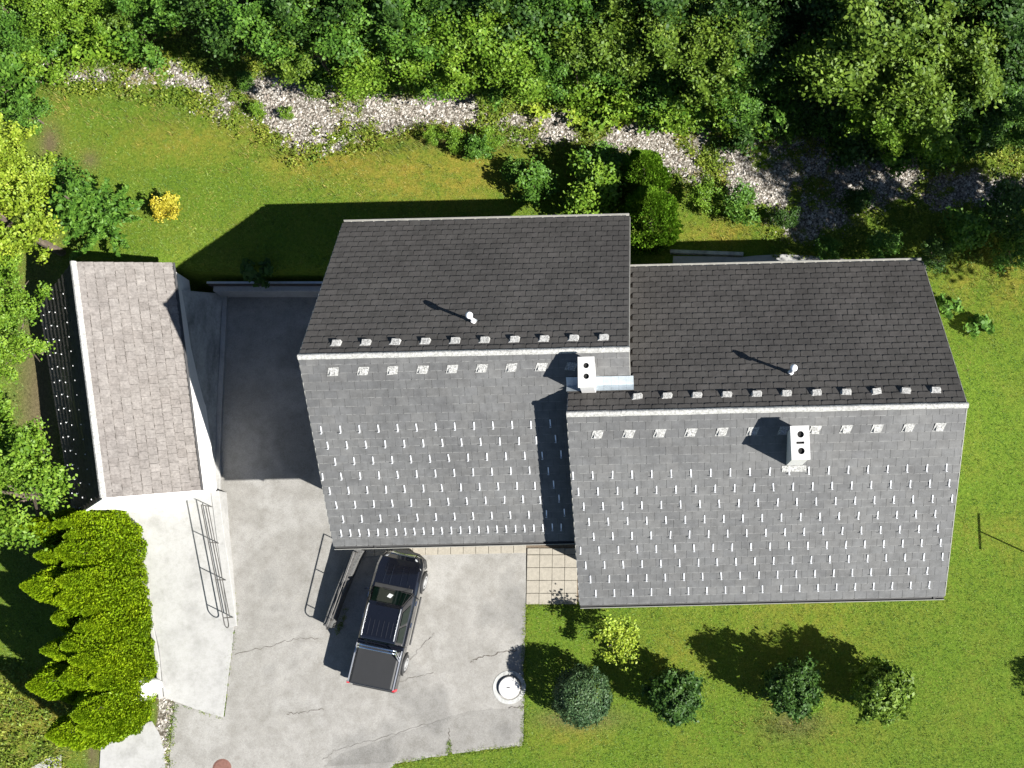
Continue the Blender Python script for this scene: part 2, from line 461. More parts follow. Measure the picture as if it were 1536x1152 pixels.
# ------------------------------------------------------------------ ground
def make_ground():
    xs = np.unique(np.concatenate([np.linspace(-260, -34, 24), np.arange(-34, 22, .22), np.linspace(22, 260, 24)]))
    ys = np.unique(np.concatenate([np.linspace(-260, -12, 24), np.arange(-12, 30, .22), np.linspace(30, 300, 24)]))
    X, Y = np.meshgrid(xs, ys)
    Z = gz(X, Y)
    cut = inpoly(X, Y, LANE_CUT)
    Z = np.where(cut, -2.2, Z)
    V = np.stack([X, Y, Z], -1).reshape(-1, 3)
    ny, nx = X.shape
    i = (np.arange(ny - 1)[:, None] * nx + np.arange(nx - 1)[None, :]).reshape(-1)
    F = np.stack([i, i + 1, i + nx + 1, i + nx], -1)
    me = bpy.data.meshes.new('ground')
    me.vertices.add(len(V)); me.vertices.foreach_set('co', V.reshape(-1).astype(np.float32))
    me.loops.add(F.size); me.loops.foreach_set('vertex_index', F.reshape(-1).astype(np.int32))
    me.polygons.add(len(F)); me.polygons.foreach_set('loop_start', np.arange(0, F.size, 4, dtype=np.int32))
    me.update(calc_edges=True)
    me.shade_smooth()
    px, py = pix(V[:, 0], V[:, 1], V[:, 2])
    g, d, s = zones(V[:, 0], V[:, 1], px, py)
    for nme, arr in (('gravel', g), ('dry', d), ('soil', s)):
        a = me.attributes.new(nme, 'FLOAT', 'POINT'); a.data.foreach_set('value', arr.astype(np.float32))
    o = link('ground', me, 'ground_soil'); tag(o, kind='structure')

def blob(px, py, cx, cy, rx, ry):
    return np.exp(-(((px - cx) / rx) ** 2 + ((py - cy) / ry) ** 2))

def zones(x, y, px, py):
    n = fnoise(x, y, 2.6, 1); n2 = fnoise(x, y, 7.0, 3)
    d = creek_d(px, py)
    g = np.clip(1.25 - np.abs(d) * .85, 0, 1) * sstep(.36, .62, n + .25 * n2) * (y > 10) * (.62 + .38 * sstep(330, 420, px))
    g = np.maximum(g, 1.0 * blob(px, py, 430, 152, 125, 42)); g = np.maximum(g, .95 * blob(px, py, 480, 208, 65, 24))
    g = np.maximum(g, .66 * blob(px, py, 265, 122, 45, 12)); g = np.maximum(g, .42 * blob(px, py, 150, 112, 120, 14)); g = np.maximum(g, .9 * blob(px, py, 960, 225, 95, 32))
    g = np.maximum(g, 1.0 * blob(px, py, 1200, 262, 190, 58)); g = np.maximum(g, .9 * blob(px, py, 1340, 268, 120, 36)); g = np.maximum(g, .75 * blob(px, py, 1220, 330, 70, 40))
    g = np.maximum(g, .85 * blob(px, py, 1460, 275, 120, 28)); g = np.maximum(g, .7 * blob(px, py, 760, 180, 130, 16))
    g = np.maximum(g, .6 * blob(px, py, 1040, 265, 40, 30)); g = np.minimum(1, g * (.50 + .72 * sstep(.34, .60, .6 * fnoise(x, y, 1.1, 3) + .4 * fnoise(x, y, .4, 0))))
    dry = np.maximum(blob(px, py, 650, 262, 130, 42), .75 * blob(px, py, 520, 245, 150, 30))
    dry = np.maximum(dry, .55 * blob(px, py, 300, 215, 120, 30)); dry = np.maximum(dry, .8 * blob(px, py, 1090, 350, 70, 18))
    dry = np.maximum(dry, .9 * blob(px, py, 1490, 420, 60, 45)); dry = np.maximum(dry, .45 * blob(px, py, 860, 1100, 60, 25))
    dry = np.maximum(dry, .35 * blob(px, py, 1020, 980, 60, 40)); dry = np.maximum(dry, .35 * sstep(.5, .75, n2) * (px > 1000))
    dry = np.maximum(dry, .8 * blob(px, py, 60, 1070, 70, 45)); dry = np.maximum(dry, .6 * blob(px, py, 640, 205, 90, 18))
    soil = np.maximum(.9 * blob(px, py, 75, 215, 16, 30), .7 * blob(px, py, 135, 240, 14, 14))
    soil = np.maximum(soil, .6 * blob(px, py, 1190, 1085, 45, 22)); soil = np.maximum(soil, .75 * blob(px, py, 870, 1078, 60, 16))
    soil = np.maximum(soil, .8 * blob(px, py, 700, 212, 60, 10)); soil = np.maximum(soil, .9 * blob(px, py, 140, 1130, 10, 40))
    soil = np.maximum(soil, .85 * sstep(21, 23, y) * (1 - sstep(34, 42, y))); soil = np.maximum(soil, .8 * blob(px, py, 360, 45, 90, 28))
    soil = np.maximum(soil, .9 * blob(px, py, 60, 600, 40, 200)); soil = np.maximum(soil, .9 * (px > 232) * (px < 268) * (py > 1035) * (py < 1200)); soil = np.maximum(soil, .9 * blob(px, py, 215, 830, 10, 60))
    g = np.maximum(g, .75 * (px > 236) * (px < 266) * (py > 1040) * (py < 1200))
    return g, dry * sstep(.2, .5, n + .1), soil
make_ground()

# ------------------------------------------------------------------ drive, ramp, walls
def sheet(name, pts, mat, z=None):
    mb = MB(); P = [Vector((q[0], q[1], q[2] if z is None else z)) for q in pts]
    mb.add(P, [tuple(range(len(P)))])
    o = mb.build(name, mat); me = o.data
    if me.polygons[0].normal.z < 0: me.flip_normals()
    return tag(o, kind='structure')

def rough_line(p, q, n, amp):
    out = []
    for i in range(n):
        k = i / n; v = p.lerp(q, k)
        if i: v = v + Vector((random.uniform(-amp, amp), random.uniform(-amp, amp), 0))
        out.append(v)
    return out

def pxline(pxs, z, n=6, amp=.03):
    P = [at(a, b_, z) for a, b_ in pxs]; out = []
    for i in range(len(P) - 1): out += rough_line(P[i], P[i + 1], n, amp)
    return out + [P[-1]]

ZY = 0.03
yard = pxline([(352, 945), (345, 1000), (337, 1075)], ZY, 3, .01) + pxline([(262, 1052), (257, 1105), (250, 1200)], ZY, 4, .03) \
     + [at(240, 1330, ZY), at(560, 1330, ZY)] + pxline([(575, 1160), (592, 1146), (640, 1137), (671, 1133), (674, 1112), (679, 1131), (730, 1124), (783, 1119)], ZY, 4, .025) \
     + pxline([(786, 1070), (786, 990), (789, 911)], ZY, 8, .035) + [at(789, 825, ZY), at(545, 828, ZY), at(497, 945, ZY)]
drive = sheet('driveway', yard, 'asphalt_pale')
# sunken lane as a strip of cross lines
mb = MB(); nst = 26
wl = LANE_PTS_W
def poly_x(y, pts):
    ys_ = [q.y for q in pts]; xs_ = [q.x for q in pts]
    o_ = np.argsort(ys_); return float(np.interp(y, np.array(ys_)[o_], np.array(xs_)[o_]))
y0, y1 = at(420, 945, ZY).y, wl[0].y + .06
eline = [at(497, 945, ZY), at_lane(545, 826), hw(-10.3, 1.9), hw(-10.3, 14)]
rows = []
for i in range(nst + 1):
    y = y0 + (y1 - y0) * i / nst; z = float(lane_z(y))
    rows.append([(poly_x(y, wl) - .05 + (poly_x(y, eline) + .05 - poly_x(y, wl) + .05) * k / 6, y, z) for k in range(7)])
mb.loft(rows, closed=False)
lane = mb.build('sunken_driveway', 'asphalt_pale'); tag(lane, kind='structure')
if lane.data.polygons[0].normal.z < 0: lane.data.flip_normals()

# an older, darker patch towards the road
pp = pxline([(484, 1150), (512, 1130), (560, 1114), (612, 1098), (660, 1080), (706, 1066), (785, 1061)], ZY + .004, 5, .04) + pxline([(785, 1066), (785, 1112), (735, 1121), (682, 1128), (640, 1134), (594, 1143)], ZY + .004, 2, .01)
mb = MB(); mb.add(pp, [tuple(range(len(pp)))]); o = mb.build('patch', 'asphalt_patch', drive)
if o.data.polygons[0].normal.z < 0: o.data.flip_normals()
# cracks in the asphalt: thin irregular ribbons
def crack(pxs, w, parent, amp=.05):
    P = pxline(pxs, ZY + .008, 9, amp); mb = MB(); L = []; R_ = []
    for i, q in enumerate(P):
        d = (P[min(i + 1, len(P) - 1)] - P[max(i - 1, 0)]); d.z = 0
        nrm = Vector((-d.y, d.x, 0)).normalized() * (w * random.uniform(.25, 1.0))
        L.append(q + nrm); R_.append(q - nrm)
    mb.loft([L, R_], closed=False)
    o = mb.build('crack', 'crack_tar', parent)
    if o.data.polygons[0].normal.z < 0: o.data.flip_normals()
for c_, w_ in (([(352, 982), (400, 970), (440, 958), (478, 957)], .012), ([(430, 1071), (450, 1069), (486, 1064)], .016),
               ([(590, 1024), (625, 1016), (650, 1008)], .010), ([(706, 994), (722, 986), (745, 981), (775, 975)], .022), ([(763, 1062), (786, 1060)], .018),
               ([(615, 990), (640, 960), (652, 950)], .007), ([(674, 1110), (673, 1092)], .02), ([(484, 1140), (500, 1125), (540, 1116), (600, 1098), (660, 1080)], .007)):
    crack(c_, w_, drive)

# concrete ramp to the garage
ZR = 0.07
ramp_pts = [at(155, 752, ZR), at(300, 737, ZR), at(322, 737, ZR)] + pxline([(325, 750), (330, 800), (343, 890), (350, 944), (346, 985), (334, 1076)], ZR, 3, .015) \
         + pxline([(300, 1066), (262, 1052), (246, 1046)], ZR, 3, .015) + pxline([(240, 985), (228, 920), (214, 830), (207, 800), (180, 775)], ZR, 4, .02)
rp = sheet('ramp', ramp_pts, 'concrete_pale')
mb = MB(); mb.prism([(q.x, q.y) for q in ramp_pts], -.15, ZR - .004); sk = mb.build('ramp_edge', 'concrete_pale', rp)
pad = sheet('concrete_pad', pxline([(152, 1104), (172, 1095), (205, 1086), (228, 1082), (238, 1098), (246, 1125), (250, 1175), (148, 1175)], .05, 3, .02), 'concrete_pale')
# retaining wall along the ramp (drive lies lower), narrow kerb along the hedge
def ribbon(px_a, px_b, za, zb): pass
def wall_run(name, top_px, ztop, thick, zbot, mat, side=1):
    P = [at(a, b_, ztop) for a, b_ in top_px]; mb = MB(); L = []; R_ = []
    for i, q in enumerate(P):
        d = (P[min(i + 1, len(P) - 1)] - P[max(i - 1, 0)]); n_ = Vector((-d.y, d.x, 0)).normalized() * side
        L.append(q); R_.append(q + n_ * thick)
    rings = []
    for l, r in zip(L, R_):
        zb_ = zbot(l) if callable(zbot) else zbot
        rings.append([(l.x, l.y, zb_), (r.x, r.y, zb_), (r.x, r.y, ztop), (l.x, l.y, ztop)])
    mb.loft(rings)
    o = mb.build(name, mat, bevel=.015)
    bm = bmesh.new(); bm.from_mesh(o.data); bmesh.ops.recalc_face_normals(bm, faces=bm.faces); bm.to_mesh(o.data); bm.free()
    return o
w1 = wall_run('retaining_wall', [(316, 738), (319, 760), (324, 800), (336, 885), (343, 941)], .10, .30, lambda q: float(lane_z(q.y)) - .2, 'concrete_pale', side=1)
tag(w1, 'pale concrete retaining wall along the ramp edge below the long railing', 'wall')
kb = wall_run('kerb', [(206, 796), (213, 840), (226, 920), (238, 985), (243, 1048)], .14, .14, -.1, 'concrete_pale', side=-1); tag(kb, kind='structure')

# wall by the parked pickup
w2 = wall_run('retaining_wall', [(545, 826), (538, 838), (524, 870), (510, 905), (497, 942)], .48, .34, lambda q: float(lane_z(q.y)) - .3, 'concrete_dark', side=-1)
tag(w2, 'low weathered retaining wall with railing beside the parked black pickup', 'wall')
# wall at the low end of the sunken drive
qa, qb = at(337, 444, -1.3), hw(-10.2, 0)
yw = at(345, 446, -1.25).y
mb = MB(); mb.box(at(337, 446, -1.25).x - .1, hw(-10.4, 10).x, yw, yw + .22, -1.6, -.34)
w3 = mb.build('retaining_wall', 'concrete_pale', bevel=.02)
tag(w3, 'concrete wall closing the low north end of the sunken drive', 'wall')
mb = MB(); mb.box(at(337, 446, -1.25).x - .25, hw(-10.4, 10).x, yw + .22, yw + .30, -1.6, -.16); mb.build('back_strip', 'timber_dark', w3)  # dark upright strip drawing the dark line behind the wall
mb = MB(); mb.box(at(337, 446, -1.25).x - .28, hw(-10.4, 10).x, yw + .26, yw + .34, -.16, -.12); mb.build('coping', 'zinc', w3)

# sloping concrete apron between garage wall and drive, with kerb lip at its foot
top = [at(266, 434, .95), at(282, 520, .75), at(294, 600, .55), at(305, 680, .25), at(318, 735, .07)]
foot = [at_lane(337, 440), at_lane(333, 520), at_lane(329, 600), at_lane(326, 680), at_lane(325, 738)]
mb = MB(); rings = []
for a_, b_ in zip(top, foot):
    rings.append([a_.lerp(b_, k / 6) + Vector((0, 0, -.10 * math.sin(math.pi * k / 6) if 0 < k < 6 else 0)) for k in range(7)])
mb.loft(rings, closed=False)
ap = mb.build('embankment', 'concrete_grey'); tag(ap, kind='structure')
if sum(p_.normal.z for p_ in ap.data.polygons) < 0: ap.data.flip_normals()
mb = MB(); rings = []
for b_ in foot:
    rings.append([(b_.x - .10, b_.y, b_.z - .25), (b_.x + .16, b_.y, b_.z - .25), (b_.x + .16, b_.y, b_.z + .13), (b_.x - .02, b_.y, b_.z + .15)])
mb.loft(rings); kb2 = mb.build('kerb', 'concrete_pale', bevel=.02); tag(kb2, kind='structure')
bm = bmesh.new(); bm.from_mesh(kb2.data); bmesh.ops.recalc_face_normals(bm, faces=bm.faces); bm.to_mesh(kb2.data); bm.free()

# paving slabs: strip along the wall and a square by the entrance
base_pts = [at(555, 812, .005), at(868, 805, .005), at(868, 905, .005), at(789, 909, .005), at(789, 829, .005), at(555, 829, .005)]
patio = sheet('patio', base_pts, 'joint_soil', .012)
slab_me = {}
def slab(x, y, w, h, par):
    key = (round(w, 3), round(h, 3))
    if key not in slab_me:
        mb = MB(); mb.box(-w / 2, w / 2, -h / 2, h / 2, 0, .05); slab_me[key] = mb.mesh('paving_slab')
    o = link('paving_slab', slab_me[key], 'slab_beige', par)
    o.location = (x, y, .015 + random.uniform(-.006, .006)); o.rotation_euler = (random.uniform(-.008, .008), random.uniform(-.008, .008), YAW * .3 + random.uniform(-.01, .01))
    if not o.modifiers:
        bv = o.modifiers.new('bevel', 'BEVEL'); bv.width = .008; bv.segments = 1
yt = at(800, 907, 0).y
for c_ in range(4):
    for r_ in range(5):
        q = at(799 + c_ * 19.1, 0, 0); sx_ = at(799.5 + c_ * 18.9, 870, 0).x
        slab(sx_, [yt + .22, yt + .67, yt + 1.15, yt + 1.63, yt + 2.0][r_], .465, [.40, .465, .465, .465, .235][r_], patio)
for c_ in range(13):
    slab(at(780 - c_ * 18.9, 822, 0).x, at(780, 820, 0).y + .02 + c_ * -.011, .465, .52, patio)

# path behind the right house
sheet('path', pxline([(1010, 398), (1010, 384), (1110, 386), (1180, 381), (1235, 386), (1300, 392), (1390, 397), (1390, 420), (1010, 420)], .90, 3, .03), 'concrete_pale')
lw = wall_run('garden_wall', [(1005, 379), (1060, 381), (1115, 383)], 1.02, .14, .5, 'concrete_grey', side=1)
tag(lw, 'low concrete edging wall in shade behind the eastern house roof', 'wall')

# ------------------------------------------------------------------ houses
def tile_shape(w, e, th=.014, lift=.030, cut=.055, g=.005):
    hwid = w / 2 - g
    top_ = [(-hwid, e * 1.0 + .03, .010), (-hwid, 0, lift + th), (hwid - cut, 0, lift + th), (hwid, cut, lift * .88 + th), (hwid, e * 1.0 + .03, .010)]
    bot_ = [(x, y, z - th) for x, y, z in top_]
    n = 5
    f = [(0, 1, 2, 3, 4), (9, 8, 7, 6, 5)] + [(i, i + 5, (i + 1) % 5 + 5, (i + 1) % 5) for i in range(5)]
    return top_ + bot_, f

def hook_mesh():
    mb = MB(); mb.box(-.018, .018, 0, .23, .040, .052)
    mb.box(-.018, .018, -.012, .0, .030, .115); mb.box(-.028, .028, -.016, -.004, .085, .125)
    return mb.mesh('snow_hook')
HOOK = hook_mesh()
def vent_mesh(north):
    mb = MB()
    if north:
        mb.loft([[(-.17, 0, .03), (.17, 0, .03), (.20, .20, .03), (-.14, .20, .03)], [(-.13, .01, .13), (.12, .01, .13), (.13, .15, .06), (-.09, .15, .06)]])
    else:
        mb.loft([[(-.20, -.02, .03), (.13, -.02, .03), (.22, .26, .03), (-.11, .26, .03)], [(-.20, -.02, .045), (.13, -.02, .045), (.22, .26, .045), (-.11, .26, .045)]])
        mb.loft([[(-.13, .01, .04), (.08, .01, .04), (.13, .20, .04), (-.06, .20, .04)], [(-.11, .012, .11), (.06, .012, .11), (.10, .16, .055), (-.04, .16, .055)]])
    return mb.mesh('vent_tile')
VENT_N, VENT_S = vent_mesh(True), vent_mesh(False)

def frame_S(x, s, D, n=0.0):      # point on the south slope, s metres below the ridge
    th = math.atan(TAN)
    return Vector((x, D['yr'] - s * math.cos(th), D['zr'] - s * math.sin(th))) + Vector((0, -math.sin(th), math.cos(th))) * n
def frame_N(x, s, D, n=0.0):
    th = math.atan(TAN)
    return Vector((x, D['yr'] + s * math.cos(th), D['zr'] - s * math.sin(th))) + Vector((0, math.sin(th), math.cos(th))) * n
TH = math.atan(TAN)
ROT_S = Matrix(((1, 0, 0), (0, math.cos(TH), -math.sin(TH)), (0, math.sin(TH), math.cos(TH))))
ROT_N = Matrix(((-1, 0, 0), (0, -math.cos(TH), math.sin(TH)), (0, math.sin(TH), math.cos(TH))))

def edge_attr(me, verts, n):
    a = me.attributes.new('down', 'FLOAT', 'POINT')
    a.data.foreach_set('value', np.tile(np.array([v[1] for v in verts], np.float32), n))
def scatter_tiles(parent, lists, shape, name_stuff, mats, camlocal):
    """lists: (R 3x3, loc, slope key) of every tile; the 300 that show largest become objects"""
    sc = []
    for R_, T_, key in lists:
        nrm = R_ @ Vector((0, 0, 1)); v = (camlocal - T_)
        sc.append(max(0, nrm.dot(v)) / v.length ** 3)
    order = np.argsort(-np.array(sc))
    big = set(order[:300].tolist())
    meshes = {}
    for i, (R_, T_, key) in enumerate(lists):
        if i in big:
            if key not in meshes:
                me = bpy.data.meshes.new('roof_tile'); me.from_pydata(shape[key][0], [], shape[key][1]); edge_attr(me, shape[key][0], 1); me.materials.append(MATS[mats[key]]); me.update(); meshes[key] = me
            o = bpy.data.objects.new('roof_tile', meshes[key]); COL.objects.link(o); o.parent = parent
            J = Matrix.Rotation(random.gauss(0, .006), 3, 'Z') @ Matrix.Rotation(random.gauss(0, .010), 3, 'Y') @ Matrix.Rotation(random.gauss(0, .008), 3, 'X')
            o.matrix_local = Matrix.Translation(T_) @ (R_ @ J).to_4x4()
    for key in mats:
        L = [l for i, l in enumerate(lists) if i not in big and l[2] == key]
        if not L: continue
        Rs = []
        for l in L:
            J = Matrix.Rotation(random.gauss(0, .006), 3, 'Z') @ Matrix.Rotation(random.gauss(0, .010), 3, 'Y') @ Matrix.Rotation(random.gauss(0, .008), 3, 'X')
            Rs.append(np.array(l[0] @ J))
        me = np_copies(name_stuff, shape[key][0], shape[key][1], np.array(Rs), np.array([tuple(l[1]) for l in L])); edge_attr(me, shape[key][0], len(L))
        o = link(name_stuff, me, mats[key], parent); o['kind'] = 'stuff'

def lsl(D): return (D['yr'] - D['yS']) / math.cos(TH), (D['yN'] - D['yr']) / math.cos(TH)

def window(par, wall_axis, c, w, h):
    """window set in a wall; wall_axis 'S','N' (face y) or 'W','E' (face x); c = centre on the wall face"""
    def bx(mb, u0, u1, v0, v1, d0, d1):
        s = {'S': -1, 'N': 1, 'W': -1, 'E': 1}[wall_axis]
        if wall_axis in 'SN': mb.box(c[0] + u0, c[0] + u1, min(c[1] + s * d0, c[1] + s * d1), max(c[1] + s * d0, c[1] + s * d1), c[2] + v0, c[2] + v1)
        else: mb.box(min(c[0] + s * d0, c[0] + s * d1), max(c[0] + s * d0, c[0] + s * d1), c[1] + u0, c[1] + u1, c[2] + v0, c[2] + v1)
    mb = MB(); bx(mb, -w / 2, w / 2, -h / 2, h / 2, .005, .02); win = mb.build('window', 'glass_dark', par)
    mb = MB()
    bx(mb, -w / 2 - .06, -w / 2, -h / 2 - .06, h / 2 + .06, .004, .05); bx(mb, w / 2, w / 2 + .06, -h / 2 - .06, h / 2 + .06, .004, .05)
    bx(mb, -w / 2, w / 2, -h / 2 - .06, -h / 2, .004, .05); bx(mb, -w / 2, w / 2, h / 2, h / 2 + .06, .004, .05); bx(mb, -.03, .03, -h / 2, h / 2, .021, .045)
    mb.build('frame', 'frame_white', win)
    mb = MB(); bx(mb, -w / 2 - .1, w / 2 + .1, -h / 2 - .11, -h / 2 - .065, .004, .14); mb.build('sill', 'zinc', win)

def chimney(par, cpx, size, holes, ztop, D, slot=False):
    c = at(*cpx, ztop); lx = cyw * c.x + syw * c.y; ly = -syw * c.x + cyw * c.y     # into house axes
    o0 = par.location; ox, oy = cyw * o0.x + syw * o0.y, -syw * o0.x + cyw * o0.y
    lx -= ox; ly -= oy
    w, d = size
    mb = MB(); mb.box(lx - w / 2 + .03, lx + w / 2 - .03, ly - d / 2 + .03, ly + d / 2 - .03, ztop - 2.4, ztop - .07)
    ch = mb.build('chimney', 'chimney_render', par, bevel=.01)
    # cap slab with open flues
    bm = bmesh.new()
    def loop(pts):
        vs = [bm.verts.new(p_) for p_ in pts]
        return [bm.edges.new((vs[i], vs[(i + 1) % len(vs)])) for i in range(len(vs))]
    es = loop([(lx - w / 2, ly - d / 2, ztop), (lx + w / 2, ly - d / 2, ztop), (lx + w / 2, ly + d / 2, ztop), (lx - w / 2, ly + d / 2, ztop)])
    hs = []
    for hx, hy, r in holes: hs.append([(lx + hx + r * math.cos(k * math.pi / 10), ly + hy + r * math.sin(k * math.pi / 10), ztop) for k in range(20)])
    if slot: hs.append([(lx - .12, ly - .035, ztop), (lx + .12, ly - .035, ztop), (lx + .12, ly + .035, ztop), (lx - .12, ly + .035, ztop)])
    for h_ in hs: es += loop(h_)
    bmesh.ops.triangle_fill(bm, edges=es, use_beauty=True)
    # drop faces that filled the holes
    for f in list(bm.faces):
        m_ = f.calc_center_median()
        for h_ in hs:
            if inpoly(np.array([m_.x]), np.array([m_.y]), h_)[0]: bm.faces.remove(f); break
    bmesh.ops.recalc_face_normals(bm, faces=bm.faces)
    if sum(f.normal.z for f in bm.faces) < 0: bmesh.ops.reverse_faces(bm, faces=bm.faces)
    r0 = [(lx - w / 2, ly - d / 2), (lx + w / 2, ly - d / 2), (lx + w / 2, ly + d / 2), (lx - w / 2, ly + d / 2)]
    tv = [bm.verts.new((a, b_, ztop)) for a, b_ in r0]; bv = [bm.verts.new((a, b_, ztop - .07)) for a, b_ in r0]
    for i in range(4): bm.faces.new((tv[i], bv[i], bv[(i + 1) % 4], tv[(i + 1) % 4])).normal_flip()
    bm.faces.new(bv)
    me = bpy.data.meshes.new('cap'); bm.to_mesh(me); bm.free()
    link('cap', me, 'chimney_render', ch)
    for h_ in hs:
        mb = MB(); mb.loft([[(a, b_, ztop - .001) for a, b_, _ in h_], [(a, b_, ztop - .066) for a, b_, _ in h_]], caps=False)
        n_ = len(mb.v); mb.add([(a, b_, ztop - .066) for a, b_, _ in h_], [tuple(range(len(h_)))])
        mb.build('flue', 'soot', ch)
    # flashing at the foot
    zs = lambda y: D['zr'] - TAN * abs(y + oy - D['yr'])
    mb = MB(); a = .10
    yb0, yb1 = ly - d / 2 - .16, ly + d / 2 + .10
    mb.add([(lx - w / 2 - a, yb0, zs(yb0) + .06), (lx + w / 2 + a, yb0, zs(yb0) + .06), (lx + w / 2 + a, ly - d / 2 + .02, zs(ly - d / 2) + .07), (lx - w / 2 - a, ly - d / 2 + .02, zs(ly - d / 2) + .07),
            (lx - w / 2 - a, yb0, zs(yb0) + .01), (lx + w / 2 + a, yb0, zs(yb0) + .01), (lx + w / 2 + a, ly - d / 2 + .02, zs(ly - d / 2) - .02), (lx - w / 2 - a, ly - d / 2 + .02, zs(ly - d / 2) - .02)],
           [(0, 1, 2, 3), (7, 6, 5, 4), (4, 5, 1, 0), (5, 6, 2, 1), (7, 4, 0, 3)])
    mb.build('flashing', 'vent_white' if slot else 'zinc', ch)
    return lx, ly

def vent_pipe(par, px, py, D):
    """pipe on the north slope: foot found where the sight line meets the slope"""
    z = 7.0
    for _ in range(40):
        q = at(px, py, z); y_ = -syw * q.x + cyw * q.y; z = D['zr'] - TAN * (y_ - D['yr'])
    o0 = par.location; ox, oy = cyw * o0.x + syw * o0.y, -syw * o0.x + cyw * o0.y
    lx, ly = cyw * q.x + syw * q.y - ox, -syw * q.x + cyw * q.y - oy
    mb = MB(); mb.cyl((lx, ly), .085, z - .1, z + .20, 14, .075); mb.cyl((lx, ly), .055, z + .2, z + .86, 14)
    vp = mb.build('vent_pipe', 'pvc_white', par, smooth=False)
    mb = MB(); n = 14
    prof = [(.10, .78), (.115, .84), (.10, .92), (.05, .97), (.005, .98)]
    mb.loft([[(lx + r * math.cos(2 * math.pi * k / n), ly + r * math.sin(2 * math.pi * k / n), z + h) for k in range(n)] for r, h in prof])
    mb.build('hood', 'pvc_white', vp, smooth=True)
    mb = MB(); mb.cyl((lx, ly), .12, z - .02, z + .04, 14, .088); mb.build('collar', 'zinc', vp)

